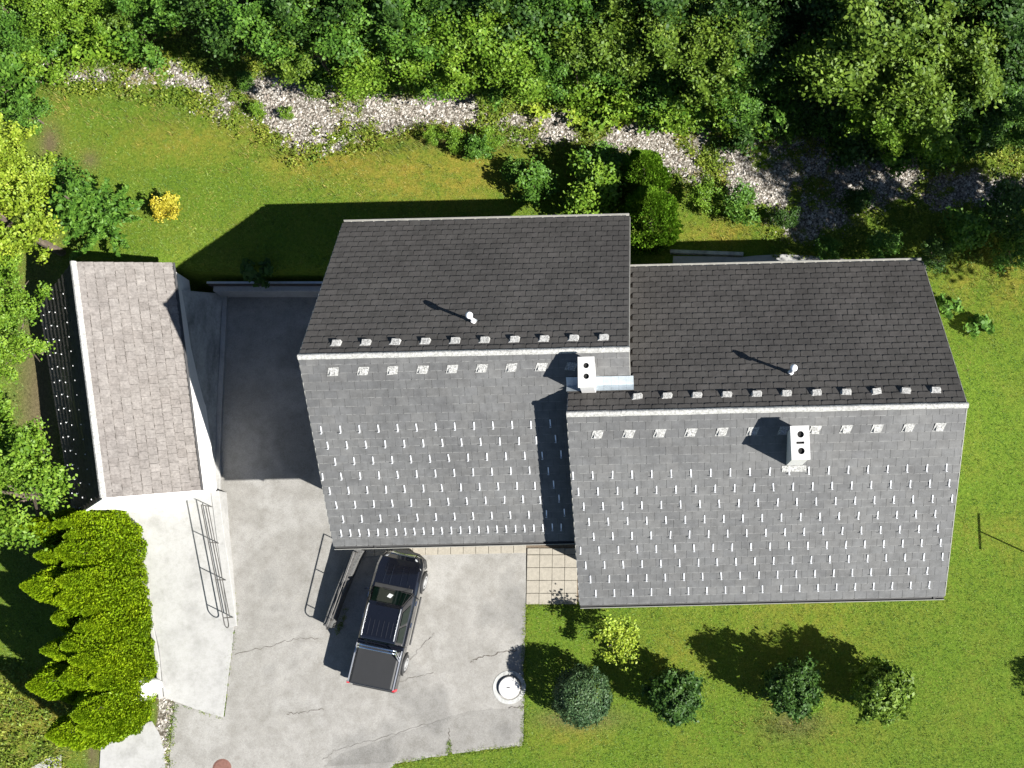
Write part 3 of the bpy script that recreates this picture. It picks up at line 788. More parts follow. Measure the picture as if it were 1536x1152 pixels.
def house(D, hidden, label, other_hidden):
    cxl = (D['x0'] + D['x1']) / 2; cyl_ = (D['yN'] + D['yS']) / 2
    root = empty('house', hw(cxl, cyl_, 0), YAW)
    tag(root, label, 'house', 'pair of joined houses')
    L = dict(x0=D['x0'] - cxl, x1=D['x1'] - cxl, yN=D['yN'] - cyl_, yr=D['yr'] - cyl_, yS=D['yS'] - cyl_, zr=D['zr'])
    zeS = D['zr'] - TAN * (D['yr'] - D['yS']); zeN = D['zr'] - TAN * (D['yN'] - D['yr'])
    # walls
    ov = .55
    xa, xb, ya, yb = L['x0'] + ov, L['x1'] - ov, L['yS'] + 1.1, L['yN'] - .65
    zw = lambda y: L['zr'] - TAN * abs(y - L['yr']) - .22
    mb = MB()
    pr = [(ya, -1.5), (yb, -1.5), (yb, zw(yb)), (L['yr'], zw(L['yr'])), (ya, zw(ya))]
    mb.loft([[(xa, y, z) for y, z in pr], [(xb, y, z) for y, z in pr]])
    wl_ = mb.build('wall', 'wall_cream', root)
    bm = bmesh.new(); bm.from_mesh(wl_.data); bmesh.ops.recalc_face_normals(bm, faces=bm.faces); bm.to_mesh(wl_.data); bm.free()
    # roof deck
    mb = MB(); e = .03
    def sl(y, n): return (y, L['zr'] - TAN * abs(y - L['yr']) - n)
    pr = [sl(L['yS'] + .02, .03), sl(L['yr'], .03), sl(L['yN'] - .02, .03), sl(L['yN'] - .02, .20), sl(L['yr'], .21), sl(L['yS'] + .02, .20)]
    mb.loft([[(L['x0'] + .02, y, z) for y, z in pr], [(L['x1'] - .02, y, z) for y, z in pr]])
    roof = mb.build('roof', 'timber_dark', root)
    bm = bmesh.new(); bm.from_mesh(roof.data); bmesh.ops.recalc_face_normals(bm, faces=bm.faces); bm.to_mesh(roof.data); bm.free()
    # verge boards on both gable ends
    for xv, s in ((L['x0'], -1), (L['x1'], 1)):
        for ye in (L['yS'], L['yN']):
            mb = MB(); q = [sl(ye, -.02), sl(L['yr'], -.02), sl(L['yr'], .20), sl(ye, .20)]
            x_in, x_out = (xv - .005, xv + .02) if s < 0 else (xv - .02, xv + .005)
            mb.loft([[(x_in, y, z) for y, z in q], [(x_out, y, z) for y, z in q]])
            v_ = mb.build('verge_board', 'gutter_metal', root)
            bm = bmesh.new(); bm.from_mesh(v_.data); bmesh.ops.recalc_face_normals(bm, faces=bm.faces); bm.to_mesh(v_.data); bm.free()
    # tiles
    LS, LN = lsl(D)
    w, e = .40, .29
    shape = tile_shape(w, e)
    T = []
    for south in (True, False):
        Lg = LS if south else LN; nr = int(round(Lg / e)); ee = Lg / nr
        for r in range(nr):
            s = (r + 1) * ee
            off = (r % 2) * .5
            ncol = int((L['x1'] - L['x0']) / w) + 2
            for c in range(ncol):
                x = L['x0'] + (c + off) * w
                kx = 1.0
                lo_, hi_ = max(x - w / 2, L['x0'] + .01), min(x + w / 2, L['x1'] - .01)
                if hi_ - lo_ < .06: continue
                kx = (hi_ - lo_) / w; x = (lo_ + hi_) / 2
                P = frame_S(x, s, L) if south else frame_N(x, s, L)
                if hidden(x + cxl, P.y + cyl_, south): continue
                T.append(((ROT_S if south else ROT_N) @ Matrix.Diagonal((kx, 1, 1)), P, 'S' if south else 'N'))
    camw = Vector((0, 0, CAMH)); cl = Vector((cyw * camw.x + syw * camw.y - cxl, -syw * camw.x + cyw * camw.y - cyl_, CAMH))
    scatter_tiles(roof, T, {'S': tile_shape(w, e, g=.003, cut=.03, lift=.026), 'N': tile_shape(w, e, g=.007)}, 'tile_field', {'S': 'tile_slate', 'N': 'tile_moss_shade'}, cl)  # north tiles: moss tint plus some of the slope's shade in the colour
    # ridge tiles
    n = int((L['x1'] - L['x0']) / .42); lw_ = (L['x1'] - L['x0']) / n
    mb = MB(); pr = [(-.105, -.055), (-.06, .005), (-.02, .03), (.02, .03), (.05, .0), (.08, -.045), (.05, -.075), (0, -.03), (-.085, -.09)]
    mb.loft([[(0, y, z + .045) for y, z in pr], [(lw_ * 1.04, y, z + .052) for y, z in pr]])
    rme = mb.mesh('ridge_tile'); rme.materials.append(MATS['ridge_lichen'])
    bm = bmesh.new(); bm.from_mesh(rme); bmesh.ops.recalc_face_normals(bm, faces=bm.faces); bm.to_mesh(rme); bm.free()
    for i in range(n):
        o = bpy.data.objects.new('ridge_tile', rme); COL.objects.link(o); o.parent = roof
        o.location = (L['x0'] + i * lw_, L['yr'] + random.uniform(-.006, .006), L['zr'] + .02 + random.uniform(-.004, .004))
    # gutters
    for ye, ze, s, mt in ((L['yS'], zeS, -1, 'gutter_dark'), (L['yN'], zeN, 1, 'gutter_metal')):
        mb = MB(); pr = []
        for k in range(9):
            a_ = math.pi * k / 8; pr.append((s * (.06 + .062 * math.cos(math.pi - a_)) , -.03 - .062 * math.sin(a_)))
        pr2 = [(y * .9 + s * .006, z + .006) for y, z in pr][::-1]
        mb.loft([[(L['x0'] + .03, ye + y, ze + z) for y, z in pr + pr2], [(L['x1'] - .03, ye + y, ze + z) for y, z in pr + pr2]])
        gt = mb.build('gutter', mt, root)
        bm = bmesh.new(); bm.from_mesh(gt.data); bmesh.ops.recalc_face_normals(bm, faces=bm.faces); bm.to_mesh(gt.data); bm.free()
        mb = MB(); mb.tube([(L['x0'] + .03, ye + s * .125, ze - .025), (L['x1'] - .03, ye + s * .125, ze - .025)], .014, 6); mb.build('bead', 'gutter_metal', gt)
    return root, roof, L, (cxl, cyl_)

hidA = lambda x, y, south: south and x > B['x0'] - .0 and y < YVALLEY - .12
hidB = lambda x, y, south: (not south) and x < A['x1'] + .0 and y > YVALLEY + .12
HA, RA, LA, CA = house(A, hidA, 'western house, its dark tiled roof set back, chimney at the roof step', None)
HB, RB, LB, CB = house(B, hidB, 'eastern house, its larger dark tiled roof standing forward, white two-flue chimney on the slope', None)

def on_slope(px, py, D, south):
    z = 7.0
    for _ in range(60):
        q = at(px, py, z); y_ = -syw * q.x + cyw * q.y
        z = .5 * z + .5 * (D['zr'] - TAN * ((D['yr'] - y_) if south else (y_ - D['yr'])))
    return cyw * q.x + syw * q.y, -syw * q.x + cyw * q.y, z

def put(mesh, name, mat, roof, C, D, px, py, south, jit=0):
    x, y, z = on_slope(px, py, D, south)
    if not mesh.materials: mesh.materials.append(MATS[mat])
    o = bpy.data.objects.new(name, mesh); COL.objects.link(o); o.parent = roof
    J = Matrix.Rotation(random.gauss(0, jit), 3, 'Z')
    o.matrix_local = Matrix.Translation((x - C[0], y - C[1], z)) @ ((ROT_S if south else ROT_N) @ J).to_4x4()

# snow hooks: foot positions measured row by row (first x, last x, y at both ends, count)
ROWS_A = [(483, 769, 648, 640, 11), (493, 779, 671, 664, 11), (504, 788, 695, 686, 11), (485, 795, 718, 708, 12), (496, 776, 739, 731, 11),
          (506, 785, 760, 751, 11), (516, 794, 781, 774, 11), (513, 815, 802, 794, 23)]
EXTRA_A = [(797, 640), (826, 638), (805, 663), (834, 661), (814, 686), (842, 684), (823, 709), (803, 731), (831, 729), (811, 752), (839, 750), (820, 773), (847, 771), (829, 793), (842, 793)]
for x0, x1, ya, yb, n in ROWS_A:
    for i in range(n):
        k = i / (n - 1); put(HOOK, 'snow_hook', 'hook_metal', RA, CA, A, x0 + (x1 - x0) * k, ya + (yb - ya) * k, True, .03)
for x, y in EXTRA_A: put(HOOK, 'snow_hook', 'hook_metal', RA, CA, A, x, y, True, .03)
ROWS_B = [(860, 1419, 716, 704, 20), (868, 1423, 740, 727, 20), (876, 1427, 762, 750, 20), (884, 1402, 785, 773, 19), (891, 1406, 807, 795, 19),
          (871, 1410, 828, 816, 20), (879, 1413, 850, 837, 20), (886, 1390, 871, 858, 19), (894, 1393, 892, 879, 19)]
for x0, x1, ya, yb, n in ROWS_B:
    for i in range(n):
        k = i / (n - 1); put(HOOK, 'snow_hook', 'hook_metal', RB, CB, B, x0 + (x1 - x0) * k, ya + (yb - ya) * k, True, .03)
for i in range(10): put(VENT_N, 'vent_tile', 'vent_white', RA, CA, A, 506 + i * 44.4, 514 - i * .95, False, .05)
for i in range(9): put(VENT_S, 'vent_tile', 'vent_white', RA, CA, A, 501 + i * 44.4, 562 - i * 1.0, True, .05)
for i in range(11): put(VENT_N, 'vent_tile', 'vent_white', RB, CB, B, 956 + i * 44.7, 594 - i * .95, False, .05)
for i in range(12): put(VENT_S, 'vent_tile', 'vent_white', RB, CB, B, 896 + i * 46.5, 656 - i * 1.0, True, .05)
chimney(HA, (879.3, 558), (.50, .94), [(0, .20, .085), (0, -.13, .085)], 9.5, A)
chimney(HB, (1200.5, 664), (.56, 1.02), [(.02, .25, .10), (.02, -.25, .10)], 9.5, B, slot=True)
vent_pipe(HA, 711, 483, A); vent_pipe(HB, 1186, 560, B)
# valley flashing where the two slopes meet
x_a, x_b = B['x0'] - .05, A['x1'] + .10
zv = A['zr'] - TAN * (A['yr'] - YVALLEY)
mb = MB()
def vrow(y, lift): return y - CA[1], (A['zr'] - TAN * (A['yr'] - y) if y >= YVALLEY else B['zr'] - TAN * (y - B['yr'])) + lift
nseg = 9
for i in range(nseg):
    xa_ = x_a + (x_b - x_a) * i / nseg; xb_ = x_a + (x_b - x_a) * (i + .985) / nseg
    r = [vrow(YVALLEY + .24, .085), vrow(YVALLEY, .07), vrow(YVALLEY - .20, .085)]
    mb.loft([[(xa_ - CA[0], y, z) for y, z in r], [(xb_ - CA[0], y, z) for y, z in r]], closed=False)
vf = mb.build('valley_flashing', 'zinc', HA)
if sum(p_.normal.z for p_ in vf.data.polygons) < 0: vf.data.flip_normals()
# entrance canopy at the inner corner, windows, doors
ya_w = LA['yS'] + 1.1
mb = MB(); mb.box(3.3, 5.02, LA['yS'] - .45, ya_w - .004, 2.55, 2.62); cn = mb.build('canopy', 'zinc', HA)
mb = MB(); mb.box(3.25, 5.02, LA['yS'] - .51, LA['yS'] - .455, 2.52, 2.66); mb.build('canopy_gutter', 'gutter_dark', cn)
mb = MB(); mb.tube([(3.45, ya_w, 2.0), (3.45, LA['yS'] - .35, 2.53)], .02); mb.build('bracket', 'rail_steel', cn)
mb = MB(); mb.box(3.7, 4.6, ya_w - .05, ya_w - .005, .05, 2.1); dr = mb.build('door', 'timber_dark', HA)
mb = MB(); mb.box(4.45, 4.5, ya_w - .10, ya_w - .051, 1.0, 1.14); mb.build('handle', 'chrome', dr)
for x_ in (-3.2, -.8, 1.6): window(HA, 'S', (x_, ya_w, 1.5), 1.2, 1.2)
for y_ in (-2.6, 2.4): window(HA, 'W', (LA['x0'] + .55, y_, 1.7), 1.1, 1.2); window(HB, 'E', (LB['x1'] - .55, y_, 1.8), 1.1, 1.2)
window(HA, 'W', (LA['x0'] + .55, 0, 4.6), 1.2, 1.2); window(HB, 'E', (LB['x1'] - .55, 0, 4.6), 1.2, 1.2)
for x_ in (-3.5, -.2, 3.2): window(HB, 'S', (x_, LB['yS'] + 1.1, 1.6), 1.4, 1.3); window(HB, 'N', (x_, LB['yN'] - .65, 2.6), 1.0, 1.0)
for x_ in (-3, 0, 3): window(HA, 'N', (x_, LA['yN'] - .65, 2.6), 1.0, 1.0)
mb = MB(); mb.box(LA['x0'] + .50, LA['x0'] + .545, -4.4, -1.9, -1.2, .8) if False else mb.box(LA['x0'] + .50, LA['x0'] + .545, 1.0, 3.5, -1.2, .75)
gd = mb.build('garage_door', 'frame_white', HA)
mb = MB(); mb.box(LA['x0'] + .46, LA['x0'] + .499, 2.2, 2.34, -.3, -.27); mb.build('handle', 'chrome', gd)
# downpipe stubs at the eaves
for par, L_, xs_ in ((HA, LA, (LA['x0'] + 1.4,)), (HB, LB, (LB['x1'] - .35,))):
    for x_ in xs_:
        ze_ = L_['zr'] - TAN * (L_['yr'] - L_['yS'])
        mb = MB(); mb.tube([(x_, L_['yS'] - .06, ze_ - .05), (x_, L_['yS'] - .06, ze_ - .2), (x_, L_['yS'] + 1.03, ze_ - .7), (x_, L_['yS'] + 1.03, .02)], .045, 8); mb.build('downpipe', 'gutter_dark', par)

# ------------------------------------------------------------------ garage
ZE, ZRG = 1.9, 4.16
gRN, gRS, gEN, gES = at(109, 393, ZRG), at(154, 747, ZRG), at(258, 394, ZE), at(301, 735, ZE)
gWN, gWS = at(60, 458, ZE), at(112, 775, ZE)
gc = (gRN + gRS + gEN + gES + gWN + gWS) / 6; gc.z = 0
GR = empty('garage', gc); tag(GR, 'small garage with speckled grey tiled gable roof beside the ramp', 'garage')
for q in (gRN, gRS, gEN, gES, gWN, gWS): q -= gc
def bil(a, b_, c, d, u, v): return a.lerp(b_, u).lerp(c.lerp(d, u), v)      # a-b ridge (u along), c-d eave, v down
mb = MB()
ring = lambda E_, R_, W_: [E_ + Vector((0, 0, -.02)), R_ + Vector((0, 0, -.02)), W_ + Vector((0, 0, -.02)), W_ + Vector((0, 0, -.16)), R_ + Vector((0, 0, -.17)), E_ + Vector((0, 0, -.16))]
mb.loft([ring(gES, gRS, gWS), ring(gEN, gRN, gWN)])
groof = mb.build('roof', 'timber_dark', GR)
bm = bmesh.new(); bm.from_mesh(groof.data); bmesh.ops.recalc_face_normals(bm, faces=bm.faces); bm.to_mesh(groof.data); bm.free()
T = []
for key, cE, cN in (('E', gES, gEN), ('W', gWS, gWN)):
    Lr = ((cE - gRS).length + (cN - gRN).length) / 2; La = (gRN - gRS).length
    nr, nc = int(round(Lr / .34)), int(round(La / .31))
    for r in range(nr):
        for c in range(nc):
            u = (c + .5 + (0.5 if r % 2 else 0)) / nc
            if u > 1 + .3 / nc: continue
            kx = 1.0
            if u > 1 - .3 / nc: u -= .25 / nc; kx = .5
            P = bil(gRS, gRN, cE, cN, u, (r + 1) / nr)
            up = (bil(gRS, gRN, cE, cN, u, r / nr) - P).normalized()
            al = (gRN - gRS).normalized(); 
            X = al - up * al.dot(up); X.normalize()
            Z = X.cross(up)
            if Z.z < 0: X = -X; Z = -Z
            M3 = Matrix((X, up, Z)).transposed()
            if r % 2 and c == 0: T.append((M3 @ Matrix.Diagonal((.5, 1, 1)), bil(gRS, gRN, cE, cN, .25 / nc, (r + 1) / nr), key))
            T.append((M3 @ Matrix.Diagonal((kx, 1, 1)), P, key))
cl = Vector((0, 0, CAMH)) - gc
gsh = tile_shape(.31, .345, th=.02, lift=.03, cut=.03, g=.003)
scatter_tiles(groof, T, {'E': gsh, 'W': gsh}, 'tile_field', {'E': 'tile_concrete', 'W': 'tile_moss_shade'}, cl)  # west slope takes the darker tile, its shade put into the colour
n = 20
for i in range(n):
    a_, b_ = gRS.lerp(gRN, i / n), gRS.lerp(gRN, (i + 1.03) / n)
    mb = MB(); d = (b_ - a_).normalized(); sx_ = d.cross(Vector((0, 0, 1))).normalized()
    pr = [(-.11, -.07), (-.06, .03), (0, .06), (.06, .03), (.12, -.07)]
    mb.loft([[a_ + sx_ * u_ + Vector((0, 0, v_ + .04)) for u_, v_ in pr], [b_ + sx_ * u_ + Vector((0, 0, v_ + .046)) for u_, v_ in pr]], closed=False)
    o = mb.build('ridge_tile', 'ridge_lichen', groof)
    if sum(p_.normal.z for p_ in o.data.polygons) < 0: o.data.flip_normals()
# hooks on the west slope
for r, (v, off) in enumerate(((.30, 0), (.58, .5), (.74, 0), (.90, .25))):
    for i in range(15):
        u = (i + .3 + off) / 15.6
        P = bil(gRS, gRN, gWS, gWN, u, v); up = (gRS.lerp(gRN, u) - P).normalized()
        al = (gRS - gRN).normalized(); X = (al - up * al.dot(up)).normalized(); Z = X.cross(up)
        if Z.z < 0: X = -X; Z = -Z
        o = bpy.data.objects.new('snow_hook', HOOK); COL.objects.link(o); o.parent = groof
        o.matrix_local = Matrix.Translation(P) @ Matrix((X, up, Z)).transposed().to_4x4() @ Matrix.Diagonal((.8, .35, .6, 1))
# walls
inset = .12
cen = (gRN + gRS) / 2
def shrink(q, amt, z):
    return Vector((q.x + (amt if q.x < cen.x else -amt), q.y + (amt * .5 if q.y < cen.y else -amt * .5), z))
wES, wEN, wWS, wWN = (shrink(q, .22, 0) for q in (gES, gEN, gWS, gWN))
mb = MB()
mr, mn = gRS + Vector((0, .08, 0)), gRN + Vector((0, -.08, 0))
top_z = ZE + .02
rs = [Vector((wES.x, wES.y, -.1)), Vector((wES.x, wES.y, top_z)), Vector((mr.x, mr.y, ZRG - .19)), Vector((wWS.x, wWS.y, top_z)), Vector((wWS.x, wWS.y, -.1))]
rn = [Vector((wEN.x, wEN.y, -.1)), Vector((wEN.x, wEN.y, top_z)), Vector((mn.x, mn.y, ZRG - .19)), Vector((wWN.x, wWN.y, top_z)), Vector((wWN.x, wWN.y, -.1))]
mb.loft([rs, rn]); o = mb.build('wall', 'wall_white', GR)
bm = bmesh.new(); bm.from_mesh(o.data); bmesh.ops.recalc_face_normals(bm, faces=bm.faces); bm.to_mesh(o.data); bm.free()
# gable verge, eave gutter, door, doorpost
mb = MB()
mb.loft([[gES + Vector((.02, -.05, -.19)), gRS + Vector((0, -.05, -.2)), gWS + Vector((-.02, -.05, -.19)), gWS + Vector((-.02, -.05, .02)), gRS + Vector((0, -.05, .02)), gES + Vector((.02, -.05, .02))],
         [gES + Vector((.02, -.005, -.19)), gRS + Vector((0, -.005, -.2)), gWS + Vector((-.02, -.005, -.19)), gWS + Vector((-.02, -.005, .02)), gRS + Vector((0, -.005, .02)), gES + Vector((.02, -.005, .02))]])
o = mb.build('verge_board', 'wall_white', GR)
bm = bmesh.new(); bm.from_mesh(o.data); bmesh.ops.recalc_face_normals(bm, faces=bm.faces); bm.to_mesh(o.data); bm.free()
mb = MB(); mb.tube([gES + Vector((.05, 0, -.03)), gEN + Vector((.05, 0, -.03))], .05, 8); mb.build('gutter', 'gutter_dark', GR)
fd = (wES - wWS).normalized(); fn = Vector((fd.y, -fd.x, 0))
p0_, p1_ = wWS + fd * 1.1 + fn * .03, wWS + fd * 3.6 + fn * .03
mb = MB(); mb.loft([[p0_ + Vector((0, 0, 0)), p1_, p1_ + Vector((0, 0, 2.0)), p0_ + Vector((0, 0, 2.0))], [p0_ + fn * .05, p1_ + fn * .05, p1_ + fn * .05 + Vector((0, 0, 2.0)), p0_ + fn * .05 + Vector((0, 0, 2.0))]])
o = mb.build('garage_door', 'frame_white', GR)
bm = bmesh.new(); bm.from_mesh(o.data); bmesh.ops.recalc_face_normals(bm, faces=bm.faces); bm.to_mesh(o.data); bm.free()

# ------------------------------------------------------------------ railings
def railing(name, foot_px, z, label, nposts, heights, hook_end=True, r=.020, zf=None):
    P = [at(a, b_, z) for a, b_ in foot_px]
    root = empty(name, P[0]); tag(root, label, 'railing')
    a, b_ = Vector((0, 0, 0)), P[1] - P[0]
    d = b_.normalized()
    H1, H2 = heights[0], heights[1]
    for i in range(nposts):
        q = a.lerp(b_, i / (nposts - 1))
        mb = MB(); mb.tube([q + Vector((0, 0, -.03)), q + Vector((0, 0, H1))], r); mb.build('post', 'rail_steel', root)
    e = b_ + d * .18
    mid = (H1 + H2) / 2; rr = (H1 - H2) / 2
    arc = [e + d * rr * math.sin(t_) + Vector((0, 0, mid + rr * math.cos(t_))) for t_ in np.linspace(0, math.pi, 9)]
    mb = MB(); mb.tube([a + Vector((0, 0, H1))] + arc + [a + Vector((0, 0, H2))], r, 7); mb.build('rail', 'rail_steel', root)
    for h in heights[2:]:
        mb = MB(); mb.tube([a + Vector((0, 0, h)), b_ + Vector((0, 0, h))], r * .8, 6); mb.build('lower_rail', 'rail_steel', root)
    return root
railing('railing', [(317, 760), (349.5, 926)], .10, 'dark steel railing with three rails on the pale ramp edge', 4, (.90, .52, .30))
railing('railing', [(537, 829), (500, 930)], .48, 'dark steel railing on the low wall beside the parked pickup', 3, (.52, .19))

# ------------------------------------------------------------------ pickup truck
def pickup():
    f_, r_ = at(606, 829, .85), at(556.5, 1031, 1.0)
    d = Vector((f_.x - r_.x, f_.y - r_.y, 0)); ang = math.atan2(-d.x, d.y)
    c = (f_ + r_) / 2
    root = empty('pickup_truck', (c.x, c.y, ZY), ang); tag(root, 'black crew-cab pickup with covered bed and chrome roll bar on the drive', 'pickup truck')
    HL = d.length / 2
    S = HL / 2.48
    Y = lambda v: v * S
    def ringpts(y, w, zb, zt, wt, k=.10):
        # cross-section: sill, belt shoulder, top
        return [(-w * .92, y, zb), (w * .92, y, zb), (w, y, zb + .25), (w, y, zt - k), (wt, y, zt), (-wt, y, zt), (-w, y, zt - k), (-w, y, zb + .25)]
    mb = MB()
    st = [(2.48, .52, .42, .66, .44), (2.40, .70, .38, .86, .60), (2.22, .82, .36, .98, .70), (1.9, .88, .36, 1.04, .76), (1.3, .89, .36, 1.10, .78), (1.05, .89, .34, 1.12, .80),
          (-.85, .89, .34, 1.12, .80)]
    mb.loft([ringpts(Y(y), w, zb, zt, wt) for y, w, zb, zt, wt in st][::-1])
    body = mb.build('body', 'car_black', root, smooth=False, bevel=.03, seg=3)
    mb = MB()
    st = [(-.86, .89, .36, 1.10, .86), (-2.40, .89, .38, 1.09, .86), (-2.46, .86, .42, 1.07, .83)]
    mb.loft([ringpts(Y(y), w, zb, zt, wt, .05) for y, w, zb, zt, wt in st][::-1])
    bed = mb.build('bed', 'car_black', root, bevel=.02)
    # tonneau cover with raised rim
    mb = MB(); mb.loft([[(-.80, Y(-2.43), 1.10), (.80, Y(-2.43), 1.10), (.80, Y(-1.02), 1.10), (-.80, Y(-1.02), 1.10)], [(-.74, Y(-2.38), 1.155), (.74, Y(-2.38), 1.155), (.74, Y(-1.06), 1.165), (-.74, Y(-1.06), 1.165)]])
    mb.build('bed_cover', 'tonneau', root, bevel=.02)
    mb = MB()
    for s in (-1, 1): mb.box(min(s * .82, s * .86), max(s * .82, s * .86), Y(-2.42), Y(-1.0), 1.10, 1.135)
    mb.build('bed_rail', 'alloy', root)
    # roll bar
    mb = MB()
    for yy in (-1.0, -1.10):
        mb.tube([(-.80, Y(yy - .28), 1.12), (-.70, Y(yy), 1.50), (-.60, Y(yy), 1.58), (.60, Y(yy), 1.58), (.70, Y(yy), 1.50), (.80, Y(yy - .28), 1.12)], .032, 8)
    mb.build('roll_bar', 'chrome', root, smooth=True)
    # cab: roof, pillars as one shell, glass set proud
    zb, zt = 1.10, 1.74
    B0 = [(-.80, Y(-.86)), (.80, Y(-.86)), (.80, Y(1.12)), (-.80, Y(1.12))]
    T0 = [(-.66, Y(-.76)), (.66, Y(-.76)), (.64, Y(.60)), (-.64, Y(.60))]
    M0 = [(-.62, Y(-.64)), (.62, Y(-.64)), (.60, Y(.48)), (-.60, Y(.48))]
    mb = MB(); mb.loft([[(x, y, zb) for x, y in B0], [(x, y, zt - .05) for x, y in T0], [(x, y, zt) for x, y in M0]])
    cab = mb.build('cab', 'car_black', root, bevel=.045, seg=3)
    mb = MB()
    for x_ in (-.42, -.25, -.08, .10, .27, .44): mb.box(x_ - .018, x_ + .018, Y(-.60), Y(-.02), zt - .004, zt + .012)
    mb.build('roof_rib', 'car_black', cab, bevel=.008)
    for s in (-1, 1):
        mb = MB(); mb.tube([(s * .60, Y(-.66), zt + .0), (s * .605, Y(-.5), zt + .035), (s * .605, Y(.36), zt + .035), (s * .595, Y(.50), zt + .0)], .018, 6); mb.build('roof_rail', 'alloy', cab)
    def lerp3(a, b_, k): return tuple(a[i] + (b_[i] - a[i]) * k for i in range(3))
    def pane(name, b1, b2, t2, t1, k0, k1, e0, e1, off, mat='glass_dark'):
        # quad on the face b1,b2,t2,t1, inset, lifted along its normal
        b1, b2, t1, t2 = map(Vector, (b1, b2, t1, t2))
        nrm = (b2 - b1).cross(t1 - b1).normalized() * off
        def q(u, v): return b1.lerp(b2, u).lerp(t1.lerp(t2, u), v) + nrm
        mb = MB(); mb.loft([[q(e0, k0) - nrm * .5, q(e1, k0) - nrm * .5, q(e1, k1) - nrm * .5, q(e0, k1) - nrm * .5], [q(e0, k0), q(e1, k0), q(e1, k1), q(e0, k1)]])
        return mb.build(name, mat, cab, bevel=.004)
    b3 = lambda i: (*B0[i], zb); t3 = lambda i: (*T0[i], zt - .05)
    ws = pane('windshield', b3(2), b3(3), t3(3), t3(2), .10, .97, .06, .94, .02)
    pane('rear_window', b3(0), b3(1), t3(1), t3(0), .25, .90, .12, .88, .02)
    # document on the dashboard, seen through the screen
    v1, v2, v3, v4 = (Vector(x_) for x_ in (b3(2), b3(3), t3(3), t3(2)))
    nn = (v2 - v1).cross(v4 - v1).normalized()
    q = lambda u, v, o_: v1.lerp(v2, u).lerp(v4.lerp(v3, u), v) + nn * o_
    mb = MB(); mb.add([q(.42, .42, .024), q(.53, .36, .024), q(.56, .60, .024), q(.45, .66, .024)], [(0, 1, 2, 3)]); mb.build('sticker', 'paper', ws)
    mb = MB(); mb.tube([q(.30, .12, .03), q(.05, .16, .03)], .012, 5); mb.build('wiper', 'car_trim', ws)
    mb = MB(); mb.tube([q(.70, .12, .03), q(.42, .16, .03)], .012, 5); mb.build('wiper', 'car_trim', ws)
    mb = MB(); mb.box(-.72, .72, Y(1.06), Y(1.24), 1.09, 1.125); mb.build('cowl', 'car_trim', cab, bevel=.02)
    for s, (i0, i1) in ((1, (1, 2)), (-1, (3, 0))):
        if s > 0: w_ = [(.06, .40), (.46, .80)]
        else: w_ = [(.20, .54), (.60, .94)]
        for e0, e1 in w_: pane('side_window', b3(i0), b3(i1), t3(i1), t3(i0), .10, .86, e0, e1, .015)
        mb = MB(); mb.loft([[(s * .84, Y(.98), 1.12), (s * .90, Y(.98), 1.12), (s * .90, Y(1.02), 1.22), (s * .84, Y(1.02), 1.22)], [(s * 1.02, Y(.90), 1.10), (s * 1.06, Y(.92), 1.12), (s * 1.05, Y(.95), 1.26), (s * 1.01, Y(.94), 1.26)]])
        o = mb.build('mirror', 'car_black', root, bevel=.01)
        bm = bmesh.new(); bm.from_mesh(o.data); bmesh.ops.recalc_face_normals(bm, faces=bm.faces); bm.to_mesh(o.data); bm.free()
        mb = MB(); mb.box(min(s * .86, s * .93), max(s * .86, s * .93), Y(-.8), Y(1.0), .30, .34); mb.build('running_board', 'car_trim', root, bevel=.02)
        for yy in (-.05, .75):
            mb = MB(); mb.box(min(s * .888, s * .925), max(s * .888, s * .925), Y(yy - .09), Y(yy + .09), .90, .93); mb.build('door_handle', 'chrome', root)
        # headlight and tail lamp
        mb = MB(); mb.loft([[(s * .50, Y(2.46), .74), (s * .50, Y(2.30), .955), (s * .62, Y(2.26), .955), (s * .64, Y(2.42), .76)], [(s * .80, Y(2.22), .78), (s * .78, Y(2.00), .99), (s * .72, Y(2.06), 1.0), (s * .76, Y(2.30), .80)]])
        o = mb.build('headlight', 'lamp_clear', root, bevel=.01)
        bm = bmesh.new(); bm.from_mesh(o.data); bmesh.ops.recalc_face_normals(bm, faces=bm.faces); bm.to_mesh(o.data); bm.free()
        mb = MB(); mb.box(min(s * .80, s * .90), max(s * .80, s * .90), Y(-2.48), Y(-2.38), .70, 1.08); mb.build('tail_light', 'lamp_red', root, bevel=.01)
        # wheels with flares
        for yw_ in (1.55, -1.50):
            cc = (s * .80, Y(yw_), .36); n = 22
            def ring(x, r): return [(x, cc[1] + r * math.cos(2 * math.pi * k / n), cc[2] + r * math.sin(2 * math.pi * k / n)) for k in range(n)]
            prof = [(.66, .20), (.66, .34), (.69, .365), (.90, .365), (.93, .34), (.93, .24)]
            mb = MB(); mb.loft([ring(s * x, r) for x, r in prof]); w_ = mb.build('wheel', 'rubber', root)
            bm = bmesh.new(); bm.from_mesh(w_.data); bmesh.ops.recalc_face_normals(bm, faces=bm.faces); bm.to_mesh(w_.data); bm.free()
            mb = MB(); mb.loft([ring(s * x, r) for x, r in ((.88, .245), (.942, .245), (.948, .215), (.92, .17), (.95, .06))]); o = mb.build('rim', 'alloy', w_)
            bm = bmesh.new(); bm.from_mesh(o.data); bmesh.ops.recalc_face_normals(bm, faces=bm.faces); bm.to_mesh(o.data); bm.free()
            mb = MB(); pr = []
            for k in range(13):
                a_ = math.pi * k / 12; pr.append((cc[1] + .44 * math.cos(a_), cc[2] + .42 * math.sin(a_)))
            pr2 = [(cc[1] + .385 * math.cos(math.pi * k / 12), cc[2] + .37 * math.sin(math.pi * k / 12)) for k in range(12, -1, -1)]
            mb.loft([[(s * .86, y, z) for y, z in pr + pr2], [(s * .925, y, z) for y, z in pr + pr2]])
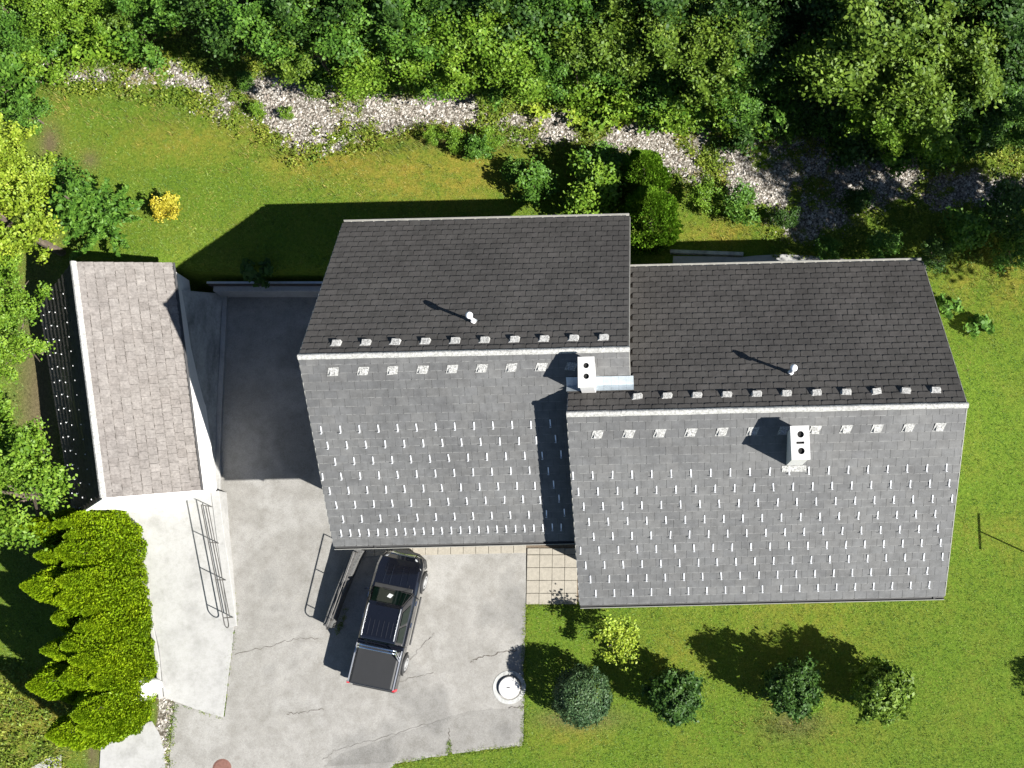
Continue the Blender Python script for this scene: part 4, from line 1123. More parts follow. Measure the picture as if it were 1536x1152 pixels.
            o = mb.build('wheel_arch', 'car_trim', root)
            bm = bmesh.new(); bm.from_mesh(o.data); bmesh.ops.recalc_face_normals(bm, faces=bm.faces); bm.to_mesh(o.data); bm.free()
    # hood scoop lines, grille, bumpers
    for x_ in (-.45, -.2, .2, .45):
        mb = MB(); mb.loft([[(x_ - .015, Y(1.28), 1.10), (x_ + .015, Y(1.28), 1.10), (x_, Y(1.28), 1.125)], [(x_ * .92 - .01, Y(2.0), 1.03), (x_ * .92 + .01, Y(2.0), 1.03), (x_ * .92, Y(2.0), 1.048)]]); mb.build('hood_crease', 'car_black', root)
    mb = MB(); mb.loft([[(-.46, Y(2.45), .62), (.46, Y(2.45), .62), (.46, Y(2.36), .90), (-.46, Y(2.36), .90)], [(-.44, Y(2.50), .63), (.44, Y(2.50), .63), (.44, Y(2.42), .89), (-.44, Y(2.42), .89)]]); mb.build('grille', 'chrome', root, bevel=.01)
    pts = [(.90, 2.10), (.80, 2.36), (.50, 2.54), (0, 2.60), (-.50, 2.54), (-.80, 2.36), (-.90, 2.10)]
    mb = MB(); mb.loft([[(x, Y(y), .40), (x * .93, Y(y - .10), .40), (x * .93, Y(y - .10), .64), (x, Y(y), .62)] for x, y in pts]); o = mb.build('front_bumper', 'car_trim', root, bevel=.02)
    bm = bmesh.new(); bm.from_mesh(o.data); bmesh.ops.recalc_face_normals(bm, faces=bm.faces); bm.to_mesh(o.data); bm.free()
    mb = MB(); mb.box(-.80, .80, Y(-2.58), Y(-2.45), .42, .58); mb.build('rear_bumper', 'car_trim', root, bevel=.02)
    mb = MB(); mb.tube([(.55, Y(1.35), 1.10), (.56, Y(1.20), 1.14), (.60, Y(.60), 1.80)], .006, 5); mb.build('aerial', 'car_trim', root)
pickup()

# ------------------------------------------------------------------ small things on the drive
q = at(764, 1031, ZY); WC = empty('well_cover', q); tag(WC, 'round white concrete well cover at the edge of the drive', 'well cover')
mb = MB(); n = 36
def rg(r, z): return [(r * math.cos(2 * math.pi * k / n), r * math.sin(2 * math.pi * k / n), z) for k in range(n)]
mb.loft([rg(.62, -.02), rg(.61, .015), rg(.47, .02), rg(.46, -.02)], caps=False); o = mb.build('ring', 'concrete_grey', WC)
mb = MB(); mb.loft([rg(.40, -.01), rg(.40, .10), rg(.37, .125), rg(.05, .15)]); mb.build('lid', 'chimney_render', WC)
mb = MB(); mb.tube([(-.05, 0, .14), (-.05, 0, .18), (.05, 0, .18), (.05, 0, .14)], .01, 5); mb.build('handle', 'rail_steel', WC)
q = at(333, 1153, ZY); MC = empty('manhole_cover', q); tag(MC, 'round rust-brown manhole cover in the pale asphalt', 'manhole cover')
mb = MB(); mb.loft([rg(.35, -.02), rg(.35, .006), rg(.31, .010)]); mb.build('rim', 'iron_rust', MC)
mb = MB(); mb.loft([rg(.30, .008), rg(.30, .018), rg(.28, .02)]); mb.build('lid', 'iron_rust', MC)
# white boulder in the hedge gap
q = at(224, 1031, .35); mb = MB(); rr = random.Random(3)
rings = []
for k, (z, r) in enumerate(((-.55, .34), (-.2, .40), (.15, .38), (.32, .30), (.38, .12))):
    rings.append([(r * (1 + .12 * math.sin(3 * a + .6) + .06 * math.sin(5 * a + k)) * math.cos(a), r * (1 + .12 * math.sin(3 * a + .6)) * math.sin(a) * 1.05, z + rr.uniform(-.015, .015)) for a in [2 * math.pi * i / 14 for i in range(14)]])
mb.loft(rings); bo = mb.build('boulder', 'stone_white', smooth=True); bo.location = (q.x, q.y, .60); bo.scale = (1.02, 1.02, 1.1)
tag(bo, 'large bright white boulder poking out of the conifer hedge', 'boulder')
# blue-grey board lying by the end of the hedge
q1, q2 = at(97, 1104, .12), at(124, 1099, .12); d = (q2 - q1).normalized(); nn = Vector((-d.y, d.x, 0)) * .10
mb = MB(); mb.prism([(v.x, v.y) for v in (q1 - nn, q2 - nn, q2 + nn, q1 + nn)], .0, .10); o = mb.build('board', 'blue_tarp'); tag(o, 'short blue-grey board lying in the grass at the hedge end', 'board')
# flat pale stone slab, bottom left
o = sheet('stone_path', pxline([(45, 1152), (70, 1138), (92, 1132), (92, 1175), (40, 1175)], .03, 2, .02), 'concrete_pale')
# T-shaped clothes post beyond the right edge, its shadow falls on the lawn
hpost = 1.9
s_tip = at(1473, 796, 0.35)
bx, by = s_tip.x - SX * hpost, s_tip.y - SY * hpost
gz0 = float(gz(bx, by))
CP = empty('clothes_post', (bx, by, gz0)); tag(CP, 'T-shaped steel clothes post on the lawn, casting a T shadow', 'clothes post')
mb = MB(); mb.tube([(0, 0, -.2), (0, 0, hpost)], .03, 8); mb.build('post', 'rail_steel', CP)
mb = MB(); mb.tube([(0, -.68, hpost), (0, .68, hpost)], .035, 8); mb.build('crossbar', 'rail_steel', CP)

# ------------------------------------------------------------------ plants
def leaves(C, N, L, W, twist=None):
    """rhombic leaves at centres C with facing N, length L, width W"""
    n = len(C)
    r = unit(rng.normal(size=(n, 3)))
    a = unit(np.cross(N, r)); b_ = np.cross(N, a)
    L = L[:, None]; W = W[:, None]
    V = np.stack([C - a * L * .5, C + b_ * W * .5 + a * L * .05 - N * L * .06, C + a * L * .5, C - b_ * W * .5 + a * L * .05 - N * L * .06], 1)
    return V

def crown_leaves(R, H, nclump, nleaf, lsize, zc, clump=(.26, .42), lower=.25, squash=1.0, spread=(.45, .92)):
    """leaves gathered in clumps through an ellipsoid (radius R, half height H) centred at height zc"""
    d = unit(rng.normal(size=(nclump * 3, 3))); d = d[d[:, 2] > -lower - .2][:nclump]
    rr = rng.uniform(spread[0], spread[1], len(d))[:, None]
    cc = d * rr * np.array([R, R, H]); cr = rng.uniform(*clump, len(d)) * R
    per = max(4, nleaf // len(d)); out = []
    for c, r in zip(cc, cr):
        m_ = int(per * rng.uniform(.7, 1.3) * (r / (np.mean(clump) * R)) ** 2)
        u = unit(rng.normal(size=(m_, 3)))
        rad_ = r * np.clip(.62 + .36 * rng.normal(size=m_), .1, 1.7)[:, None]
        th = rng.uniform(0, math.pi); e1, e2 = rng.uniform(.95, 1.6), rng.uniform(.65, 1.0)
        tilt = rng.normal(size=2) * .35
        D = u * rad_ * np.array([e1, e2, .50 * squash])
        D = np.stack([D[:, 0] * math.cos(th) - D[:, 1] * math.sin(th), D[:, 0] * math.sin(th) + D[:, 1] * math.cos(th), D[:, 2] + D[:, 0] * tilt[0] + D[:, 1] * tilt[1]], -1)
        P = c + D
        N = unit(u * .55 + np.array([0, 0, .75]) + rng.normal(size=(m_, 3)) * .45)
        s = lsize * rng.uniform(.65, 1.35, m_)
        out.append(leaves(P, N, s, s * rng.uniform(.5, .75, m_)))
    V = np.concatenate(out); V[:, :, 2] += zc
    return V

def trunk_mesh(h, r, limbs, spread, zb):
    mb = MB(); rr = random.Random(int(h * 100 + limbs))
    mb.tube([(0, 0, -.3), (.03, .02, h * .4), (-.02, .05, h * .75), (0, 0, h)], [r * 1.25, r, r * .7, r * .3], 7)
    for k in range(limbs):
        a = 2 * math.pi * k / limbs + rr.uniform(-.4, .4); z0 = h * rr.uniform(.35, .75)
        e = Vector((math.cos(a) * spread, math.sin(a) * spread, z0 + rr.uniform(.3, .6) * zb))
        mb.tube([(0, 0, z0), e * .5 + Vector((0, 0, z0 * .5 + .1)), e], [r * .5, r * .35, r * .12], 5)
    return mb.mesh('trunk')

PROTO = {}
def proto(key, V, trunk):
    me = np_mesh('crown_' + key, V, 4)
    PROTO[key] = (me, trunk)
for k in range(4):
    proto('tree%d' % k, crown_leaves(2.6, 2.5, [44, 56, 38, 64][k], 17000, .155, 5.0, clump=[(.15, .30), (.13, .27), (.17, .33), (.12, .24)][k], spread=(.35, .98)), trunk_mesh(5.6, .16, 6, 1.5, 2.0))
for k in range(3):
    proto('shrub%d' % k, crown_leaves(1.0, .95, [22, 30, 16][k], 3000, [.115, .10, .14][k], .95, clump=[(.28, .42), (.22, .36), (.3, .46)][k], lower=.6), trunk_mesh(1.0, .04, 5, .5, .6))
# dense garden shrubs: clipped ball, dark glossy bushes
def ball_leaves(R, H, n, ls, rough=.08, zc=None):
    u = unit(rng.normal(size=(n, 3))); u[:, 2] = np.where(u[:, 2] < -.75, -u[:, 2], u[:, 2])
    bumpy = 1 + rough * (np.sin(u[:, 0] * 9 + 1) * np.sin(u[:, 1] * 8) + np.sin(u[:, 2] * 11 + u[:, 0] * 5))
    rad_ = (rng.uniform(.70, 1.0, n) ** .5 * bumpy)[:, None]
    P = u * rad_ * np.array([R, R, H]); N = unit(u + rng.normal(size=(n, 3)) * .45)
    s = ls * rng.uniform(.7, 1.3, n); V = leaves(P, N, s, s * .55); V[:, :, 2] += (H * .98 if zc is None else zc)
    return V
proto('ball', np.concatenate([ball_leaves(1.08, 1.15, 9500, .085, .05), crown_leaves(1.1, 1.15, 60, 3000, .09, 1.12, clump=(.12, .2), spread=(.8, .97), lower=.7)]), trunk_mesh(1.2, .06, 4, .5, .5))
proto('bush0', np.concatenate([ball_leaves(.95, 1.25, 4200, .11, .14), crown_leaves(1.05, 1.35, 44, 5200, .14, 1.30, clump=(.18, .30), lower=.8, spread=(.6, .95))]), trunk_mesh(1.3, .06, 5, .5, .7))
proto('bush1', np.concatenate([ball_leaves(.95, 1.4, 4200, .13, .14), crown_leaves(1.05, 1.5, 40, 6000, .15, 1.45, clump=(.2, .32), lower=.8, spread=(.6, .98))]), trunk_mesh(1.5, .06, 5, .5, .8))
proto('sparse', crown_leaves(.90, .85, 20, 2200, .10, 1.35, clump=(.22, .38), lower=.4), trunk_mesh(1.3, .035, 6, .45, .6))
# columnar conifers: overlapping upright sprays
def thuja_leaves(R, H, n, ls, taper=1.7, seed=0):
    t_ = rng.uniform(0, 1, n) ** 1.15
    a = rng.uniform(0, 2 * math.pi, n)
    prof = R * np.clip(1 - t_ ** taper, 0, 1) * (.80 + .20 * np.minimum(1, t_ * 8))
    lob = 1 + .09 * np.sin(a * 4 + t_ * 9 + seed) + .07 * np.sin(a * 7 - t_ * 17)
    rad_ = prof * lob * rng.uniform(.80, 1.03, n) + .015
    P = np.stack([np.cos(a) * rad_, np.sin(a) * rad_, .12 + t_ * (H - .12)], -1)
    out_ = np.stack([np.cos(a), np.sin(a), np.zeros(n)], -1)
    up = unit(np.array([0, 0, 1.0]) + out_ * rng.uniform(.1, .6, n)[:, None] + rng.normal(size=(n, 3)) * .22)
    side = unit(np.cross(up, out_ + rng.normal(size=(n, 3)) * .7))
    L = (ls * rng.uniform(.7, 1.4, n))[:, None]; W = L * .42
    return np.stack([P - up * L * .45, P + side * W * .5, P + up * L * .6, P - side * W * .5], 1)
for k in range(3): proto('thuja%d' % k, thuja_leaves(.70 + .05 * k, 5.4 + .3 * k, 16000, .125, 2.1 + .4 * k, k), trunk_mesh(4.8, .07, 0, 0, 0))
proto('cypress', thuja_leaves(1.0, 3.4, 12000, .15, 2.6, 4), trunk_mesh(2.8, .08, 0, 0, 0))
# spreading conifer with feathery horizontal boughs
def bough_leaves(R, H, nb, per):
    out = []
    for i in range(nb):
        z0 = H * (i / nb) ** .9; L = R * (1 - .72 * (i / nb)) * rng.uniform(.8, 1.1); a = i * 2.399 + rng.uniform(-.3, .3)
        m_ = int(per * L / R) + 8
        s = rng.uniform(.12, 1, m_) * L; lat = rng.normal(size=m_) * .13 * (1.2 - s / L)
        P = np.stack([np.cos(a) * s - np.sin(a) * lat, np.sin(a) * s + np.cos(a) * lat, z0 + .28 * s + rng.normal(size=m_) * .05], -1)
        N = unit(np.array([0, 0, 1.0]) + rng.normal(size=(m_, 3)) * .35)
        q_ = .16 * rng.uniform(.7, 1.3, m_); out.append(leaves(P, N, q_, q_ * .45))
    return np.concatenate(out)
proto('conifer', bough_leaves(1.7, 2.8, 64, 110), trunk_mesh(2.9, .09, 0, 0, 0))
def fern_leaves(n, R):
    out = []
    for i in range(n):
        a = 2 * math.pi * i / n + rng.uniform(-.3, .3); L = R * rng.uniform(.7, 1.1)
        m_ = 16; s = np.repeat(np.linspace(.1, 1, m_ // 2), 2) * L; sg = np.tile([-1, 1], m_ // 2); lat = sg * .13 * np.sin(np.pi * np.clip(s / L, .08, .95))
        P = np.stack([np.cos(a) * s - np.sin(a) * lat, np.sin(a) * s + np.cos(a) * lat, .45 * np.sin(np.pi * .62 * s / L) + .03], -1)
        N = unit(np.array([0, 0, 1.0]) + rng.normal(size=(m_, 3)) * .3); q_ = np.full(m_, .22)
        out.append(leaves(P, N, q_, q_ * .5))
    return np.concatenate(out)
proto('fern', fern_leaves(14, .8), None)
proto('leafy', crown_leaves(.55, .35, 9, 260, .26, .38, clump=(.3, .5), lower=.3), None)

LABELN = {}
ORD = ['first', 'second', 'third', 'fourth', 'fifth', 'sixth', 'seventh', 'eighth', 'ninth', 'tenth', 'eleventh', 'twelfth', 'thirteenth', 'fourteenth', 'fifteenth', 'sixteenth', 'seventeenth', 'eighteenth', 'nineteenth', 'twentieth', 'twenty-first', 'twenty-second', 'twenty-third', 'twenty-fourth', 'twenty-fifth']
def plant(name, key, px, py, zc, scale, leaf, label, cat, group=None, base=None, hs=None):
    """crown centre seen at (px, py) at height zc above its ground"""
    z = zc + 1.0
    for _ in range(4):
        q = at(px, py, z); g = float(gz(q.x, q.y)) if base is None else base; z = g + zc
    root = empty(name, (q.x, q.y, g), random.uniform(0, 6.28))
    hs = scale if hs is None else hs
    root.scale = (scale, scale, hs)
    if '{n}' in label:
        LABELN[label] = LABELN.get(label, -1) + 1; label = label.replace('{n}', ORD[LABELN[label]])
    tag(root, label, cat, group)
    cm, tm = PROTO[key]
    o = bpy.data.objects.new('crown', cm); COL.objects.link(o); o.parent = root
    if not cm.materials: cm.materials.append(MATS[leaf])
    o.material_slots[0].link = 'OBJECT'; o.material_slots[0].material = MATS[leaf]
    if tm is not None:
        if not tm.materials: tm.materials.append(MATS['bark'])
        o2 = bpy.data.objects.new('trunk', tm); COL.objects.link(o2); o2.parent = root
    return root

# garden shrubs in front of the right house
plant('round_shrub', 'ball', 873, 1044, 1.2, 1.0, 'leaf_spruce', 'round clipped grey-green shrub on the lawn next to the drive', 'shrub')
plant('garden_bush', 'bush0', 1010, 1043, 1.2, .96, 'leaf_dark', 'small dark bush next to the round clipped shrub', 'shrub')
plant('garden_bush', 'bush0', 1191, 1030, 1.6, .98, 'leaf_dark', 'dark green bush on the lawn between two others, bright edge on the sunny side', 'shrub', hs=1.15)
plant('garden_bush', 'bush1', 1321, 1036, 1.7, 1.0, 'leaf_olive', 'large loose olive-green bush standing last on the open lawn', 'shrub', hs=1.12)
plant('low_shrub', 'shrub1', 1036, 1050, .4, .50, 'leaf_bright', 'low bright green shrub tucked against the small dark bush', 'shrub')
plant('low_shrub', 'shrub1', 1216, 1052, .4, .48, 'leaf_bright', 'low bright green shrub tucked against the middle dark bush', 'shrub')
plant('small_tree', 'sparse', 925, 962, 1.3, 1.0, 'leaf_yellowgreen', 'thin yellow-green sapling near the eave behind the round shrub', 'sapling')
plant('garden_bush', 'bush0', 1712, 1085, 1.6, 1.0, 'leaf_dark', 'dark bush beyond the clothes post at the east edge of the lawn', 'shrub', hs=1.3)
# hedge of columnar conifers
hedge = [(795, 196, 1.0), (812, 207, .92), (832, 211, 1.02), (852, 205, .96), (872, 216, 1.1), (895, 211, 1.0), (915, 220, .84), (936, 222, .92), (958, 216, .98), (978, 226, 1.08), (1003, 205, .94), (1052, 222, .90), (1072, 216, .86)]
hz = []
for i, (y_, x_, s_) in enumerate(hedge):
    for j in range(2 if i % 2 == 0 else 1): hz.append((y_ + 7 * j, x_ - 18 - 26 * j, 1.12 * (1 if j == 0 else .96), s_ * (.80 if j == 0 else .90), (i + j) % 3))
for k, (x_, y_) in enumerate(((170, 1012), (190, 1036), (210, 1010))): hz.append((y_, x_, 1.05, .58, k))
hz.sort()
for i, (y_, x_, sc_, h_, k) in enumerate(hz):
    plant('columnar_conifer', 'thuja%d' % k, x_, y_, 0, sc_, 'leaf_thuja', '%s bright columnar conifer of the hedge, counted from the garage' % ORD[i], 'conifer', 'conifer hedge', base=0, hs=h_)
# left side plants
plant('broadleaf_tree', 'tree1', 18, 740, 4.2, .86, 'leaf_bright', 'leafy bright green tree overhanging the garage roof beside the hedge', 'tree')
plant('broadleaf_tree', 'tree3', -25, 655, 3.6, .75, 'leaf_bright', 'bright green tree west of the garage, next to the overhanging one', 'tree')
plant('tall_shrub', 'tree1', 22, 512, 2.6, .62, 'leaf_bright', 'rounded bright green shrub at the garage back corner', 'shrub')
plant('tall_shrub', 'tree0', 8, 440, 2.6, .62, 'leaf_bright', 'broad bright green shrub between the yellow shrub and the garage', 'shrub')
plant('tall_shrub', 'tree3', 15, 335, 3.4, .80, 'leaf_yellowgreen', 'big yellow-leaved shrub beside the feathery dark green conifer', 'shrub')
plant('tall_shrub', 'tree1', 8, 255, 3.0, .66, 'leaf_yellowgreen', 'pale yellow-green shrub behind the big yellow-leaved one', 'shrub')
plant('conifer_bush', 'conifer', 140, 322, 1.3, 1.12, 'leaf_mid', 'feathery dark green conifer bush on the lawn behind the garage', 'conifer')
plant('tall_shrub', 'shrub1', 95, 275, .9, 1.0, 'leaf_mid', 'dark green shrub behind the feathery conifer bush', 'shrub')
plant('yellow_shrub', 'shrub2', 246, 312, .55, .58, 'leaf_yellow', 'small golden-yellow shrub alone on the back lawn', 'shrub')
plant('tall_shrub', 'shrub1', 45, 170, .9, .9, 'leaf_mid', 'mid-green shrub at the weedy west end of the stony stream bed', 'shrub')
plant('tall_shrub', 'shrub2', 5, 120, 1.2, 1.3, 'leaf_mid', 'loose green shrub beside the stream, westernmost of all shrubs', 'shrub')
# behind the houses
plant('garden_bush', 'shrub0', 895, 285, 1.4, 1.3, 'leaf_bright', 'bright green leafy bush against the eave of the western house', 'shrub')
plant('garden_bush', 'shrub1', 905, 258, .9, 1.1, 'leaf_mid', 'low dark bush between the leafy bush and the stream', 'shrub')
plant('cypress_bush', 'cypress', 975, 330, 1.2, 1.12, 'leaf_cypress', 'soft green conifer at the corner between the two roofs', 'conifer')
plant('cypress_bush', 'cypress', 965, 265, 1.2, .95, 'leaf_cypress', 'second soft green conifer, further from the roofs', 'conifer')
plant('garden_bush', 'shrub2', 800, 278, .8, .85, 'leaf_mid', 'green bush at the end of the house shadow', 'shrub')
plant('garden_bush', 'shrub1', 1062, 295, .8, .72, 'leaf_bright', 'small upright bright bush behind the strip of dry grass', 'shrub')
plant('garden_bush', 'shrub0', 1108, 308, .8, .80, 'leaf_mid', 'small rounded bush next to the upright bright one', 'shrub')
for x_, y_, s_, lf in sorted(((652, 205, .42, 'leaf_bright'), (684, 212, .5, 'leaf_bright'), (722, 226, .62, 'leaf_mid'), (735, 212, .5, 'leaf_bright'), (772, 258, .55, 'leaf_mid'), (386, 167, .35, 'leaf_bright'), (430, 170, .35, 'leaf_bright'), (372, 122, .4, 'leaf_mid'))):
    plant('bank_shrub', 'shrub%d' % (int(x_) % 3), x_, y_, .3, s_, lf, '{n} small green shrub eastward on the bank between lawn and stones', 'shrub', 'shrubs on the stream bank')
plant('leafy_plant', 'leafy', 1424, 455, .4, .85, 'leaf_mid', 'dark leafy plant close to the eastern roof corner', 'plant')
plant('leafy_plant', 'leafy', 1472, 490, .4, .9, 'leaf_mid', 'dark leafy plant on the lawn, further from the eastern roof', 'plant')
plant('leafy_plant', 'leafy', 385, 405, .3, 1.1, 'leaf_dark', 'low dark plant in the shade above the sunken drive wall', 'plant')

# woodland along the top
LB_, LM_, LO_, LD_ = ('bright green broadleaf tree in the wood beyond the stream', 'mid-green broadleaf tree in the wood beyond the stream', 'olive-green broadleaf tree in the wood beyond the stream', 'dark green broadleaf tree in the wood beyond the stream')
wood = [(455, 60, 4.4, .72, 'leaf_olive'), (510, 20, 4.6, .85, 'leaf_mid'), (560, 62, 4.2, .75, 'leaf_bright'), (628, 20, 4.8, .85, 'leaf_mid'), (668, 78, 4.0, .72, 'leaf_bright'),
        (728, 28, 4.6, .85, 'leaf_bright'), (765, 78, 3.8, .74, 'leaf_bright'), (832, 18, 5.0, .85, 'leaf_mid'), (858, 84, 3.6, .66, 'leaf_mid'), (905, 20, 5.0, .8, 'leaf_olive'),
        (970, 10, 5.2, .9, 'leaf_olive'), (1075, 52, 5.2, .8, 'leaf_olive'), (1040, 10, 5, .8, 'leaf_olive'), (1135, 10, 5.0, .8, 'leaf_dark'), (1170, 60, 4.2, .7, 'leaf_dark'), (1105, 108, 3.2, .66, 'leaf_mid'),
        (1320, 40, 6.2, 1.05, 'leaf_olive'), (1400, 90, 5.8, .95, 'leaf_olive'), (1300, 110, 5.0, .7, 'leaf_bright'), (1380, 165, 4.2, .72, 'leaf_bright'), (1455, 35, 6.0, .85, 'leaf_olive'), (1470, 120, 4.6, .7, 'leaf_dark'),
        (1235, 20, 5.2, .75, 'leaf_dark'), (1530, 60, 5.2, .85, 'leaf_dark'), (1535, 150, 3.8, .6, 'leaf_mid'), (400, 5, 5.0, .85, 'leaf_mid'), (320, -25, 5, .85, 'leaf_dark'), (130, 18, 2.6, .6, 'leaf_bright'), (70, 10, 2.6, .62, 'leaf_bright'),
        (190, 12, 2.4, .5, 'leaf_olive'), (10, 30, 2.6, .6, 'leaf_mid'), (250, -20, 4, .75, 'leaf_mid'), (600, -40, 5.5, 1.0, 'leaf_dark'), (780, -45, 5.5, 1.0, 'leaf_dark'), (960, -50, 5.5, 1.0, 'leaf_dark'), (1120, -50, 5.5, 1.0, 'leaf_dark'),
        (1250, -50, 6, 1.0, 'leaf_dark'), (1420, -50, 6, 1.0, 'leaf_dark'), (1240, 95, 3.4, .6, 'leaf_dark'), (1500, -40, 6, 1, 'leaf_dark'), (470, -40, 5.5, .95, 'leaf_dark')]
lbl = {'leaf_bright': LB_, 'leaf_mid': LM_, 'leaf_olive': LO_, 'leaf_dark': LD_}
def ordinal(items, key, val):
    same = sorted([it[0] for it in items if it[key] == val]); return lambda x: ORD[same.index(x)]
wood = [(x_, y_ - (12 if x_ < 900 else 0), z_, s_, lf) for x_, y_, z_, s_, lf in wood]
for i, (x_, y_, z_, s_, lf) in enumerate(wood):
    plant('broadleaf_tree', 'tree%d' % (i % 4), x_, y_, z_, s_, lf, lbl[lf].replace('tree in the wood', 'tree, %s of its colour eastward along the wood' % ordinal(wood, 4, lf)(x_)), 'tree', 'woodland trees')
# undergrowth at the wood's edge
edge = [(500, 88), (540, 105), (585, 102), (620, 95), (650, 110), (700, 112), (740, 102), (790, 115), (825, 110), (880, 118), (925, 105), (945, 140), (990, 130), (1030, 120), (1055, 155), (1090, 160), (1140, 150),
        (1165, 175), (1205, 165), (1245, 180), (1290, 200), (1335, 215), (1380, 225), (1420, 205), (1465, 200), (1500, 185), (470, 95), (30, 60), (90, 55), (150, 45), (215, 60), (60, 90), (1120, 185), (1010, 165)]
under = {'leaf_bright': 'bright green shrub in the undergrowth at the wood edge', 'leaf_mid': 'mid-green shrub in the undergrowth at the wood edge', 'leaf_dark': 'dark green shrub in the undergrowth at the wood edge'}
und = []
for i, (x_, y_) in enumerate(edge):
    lf = ('leaf_mid', 'leaf_bright', 'leaf_mid', 'leaf_bright')[i % 4] if x_ < 1120 else ('leaf_dark', 'leaf_mid')[i % 2]
    und.append((x_, lf, i, y_))
for x_, lf, i, y_ in und:
    plant('undergrowth_shrub', 'shrub%d' % (i % 3), x_ + random.uniform(-8, 8), y_ + random.uniform(-6, 6), random.uniform(.8, 1.5), random.uniform(.9, 1.4), lf, under[lf].replace('shrub in', 'shrub, %s of its colour eastward, in' % ordinal(und, 1, lf)(x_)), 'shrub', 'undergrowth shrubs')
for i, (x_, y_) in enumerate(sorted(((835, 140), (862, 132), (905, 165), (935, 170), (975, 178), (1005, 182), (1145, 165), (1165, 150), (870, 165), (890, 178), (960, 158), (1020, 172), (815, 158)))):
    j = i % 3
    plant('fern', 'fern', x_, y_, .4, random.uniform(.75, 1.05), ('leaf_yellowgreen', 'leaf_olive', 'leaf_bright')[j], '{n} %s fern eastward at the foot of the wood' % ('yellow-green', 'olive-green', 'bright green')[j], 'fern', 'ferns')
for i, (x_, y_, s_) in enumerate(sorted(((1450, 350, 1.0), (1500, 330, 1.2), (1320, 370, .7), (1290, 300, .6), (1180, 330, .5), (1515, 385, .8), (1400, 385, .7), (1240, 375, .6)))):
    plant('bank_shrub', 'shrub%d' % (i % 3), x_, y_, .5, s_, ('leaf_dark', 'leaf_mid')[i % 2], '{n} shaded %s shrub eastward on the bank behind the eastern house' % ('dark green', 'mid-green')[i % 2], 'shrub', 'shaded bank shrubs')
# tall trees beyond the right edge whose shade falls on the stream
for x_, y_, h_ in ((1668, 425, 1.5), (1655, 408, .8)):
    q = at(x_, y_, .8); r_ = plant('broadleaf_tree', 'tree%d' % (int(x_) % 4), x_, y_, 0, h_, 'leaf_mid', '%s tree beyond the east lawn, shading the stream' % {1.5: 'tall', .8: 'short'}[h_], 'tree', 'tall trees east of the stream', base=.8)

# ------------------------------------------------------------------ ground cover
foot = [[hw(A['x0'] + .6, A['yS'] + .6), hw(A['x1'], A['yS'] + .6), hw(A['x1'], A['yN'] - .7), hw(A['x0'] + .6, A['yN'] - .7)],
        [hw(B['x0'] + .6, B['yS'] + .7), hw(B['x1'] - .6, B['yS'] + .7), hw(B['x1'] - .6, B['yN'] - .7), hw(B['x0'] + .6, B['yN'] - .7)],
        yard, ramp_pts, LANE_CUT, base_pts, [gEN + gc + Vector((-.15, -.1, 0)), gES + gc + Vector((1.3, 0, 0)), gWS + gc, gWN + gc],
        [at(266, 434, .9), at(346, 434, 0), at(330, 745, 0), at(290, 745, 0)],
        [at(1005, 383, .9), at(1130, 383, .9), at(1240, 385, .9), at(1395, 396, .9), at(1395, 425, .9), at(1005, 425, .9)],
        [at(150, 1100, 0), at(236, 1080, 0), at(252, 1180, 0), at(145, 1180, 0)]]
def free(x, y):
    ok = np.ones(x.shape, bool)
    for f in foot: ok &= ~inpoly(x, y, f)
    return ok
def cover_pts(n):
    x = rng.uniform(-30, 17, n); y = rng.uniform(-8, 26, n)
    k = free(x, y); x, y = x[k], y[k]; z = gz(x, y); px, py = pix(x, y, z)
    k = (px > -40) & (px < 1580) & (py > -40) & (py < 1200)
    return x[k], y[k], z[k], px[k], py[k]

def blades(name, x, y, z, L, W, per, mat, lean=(.5, 1.6)):
    n = len(x) * per
    X = np.repeat(x, per) + rng.normal(size=n) * .035; Yy = np.repeat(y, per) + rng.normal(size=n) * .035; Z = np.repeat(z, per) - .01
    a = rng.uniform(0, 2 * math.pi, n); ln = rng.uniform(*lean, n)
    Ls = np.repeat(L, per) * rng.uniform(.6, 1.3, n)
    d = unit(np.stack([np.cos(a) * ln, np.sin(a) * ln, np.ones(n)], -1)); s = np.stack([-np.sin(a), np.cos(a), np.zeros(n)], -1)
    P = np.stack([X, Yy, Z], -1); w_ = (np.repeat(W, per))[:, None]
    V = np.stack([P - s * w_ * .5, P + s * w_ * .5, P + d * Ls[:, None]], 1)
    o = link(name, np_mesh(name, V, 3), mat); return o

x, y, z, px, py = cover_pts(230000)
g, dr_, so = zones(x, y, px, py)
r = rng.random(len(x))
thin = (g < .45 + .25 * (r - .5)) & (so < .6)
lawn = thin & ((y < 16.5) | (r < .6))
dryk = lawn & (rng.random(len(x)) < np.clip(dr_ * 1.1 + .12 + .35 * (fnoise(x, y, 2.0, 0) > .56), 0, .9))
k = lawn & ~dryk
o = blades('lawn_grass', x[k], y[k], z[k], rng.uniform(.06, .11, k.sum()), rng.uniform(.016, .026, k.sum()), 3, 'grass_blade'); tag(o, 'short green grass of the lawns around the houses', 'grass', kind='stuff')
o = blades('dry_grass', x[dryk], y[dryk], z[dryk], rng.uniform(.05, .10, dryk.sum()), rng.uniform(.012, .02, dryk.sum()), 3, 'grass_dry'); tag(o, 'dry yellowish grass patches on the lawns', 'grass', kind='stuff')
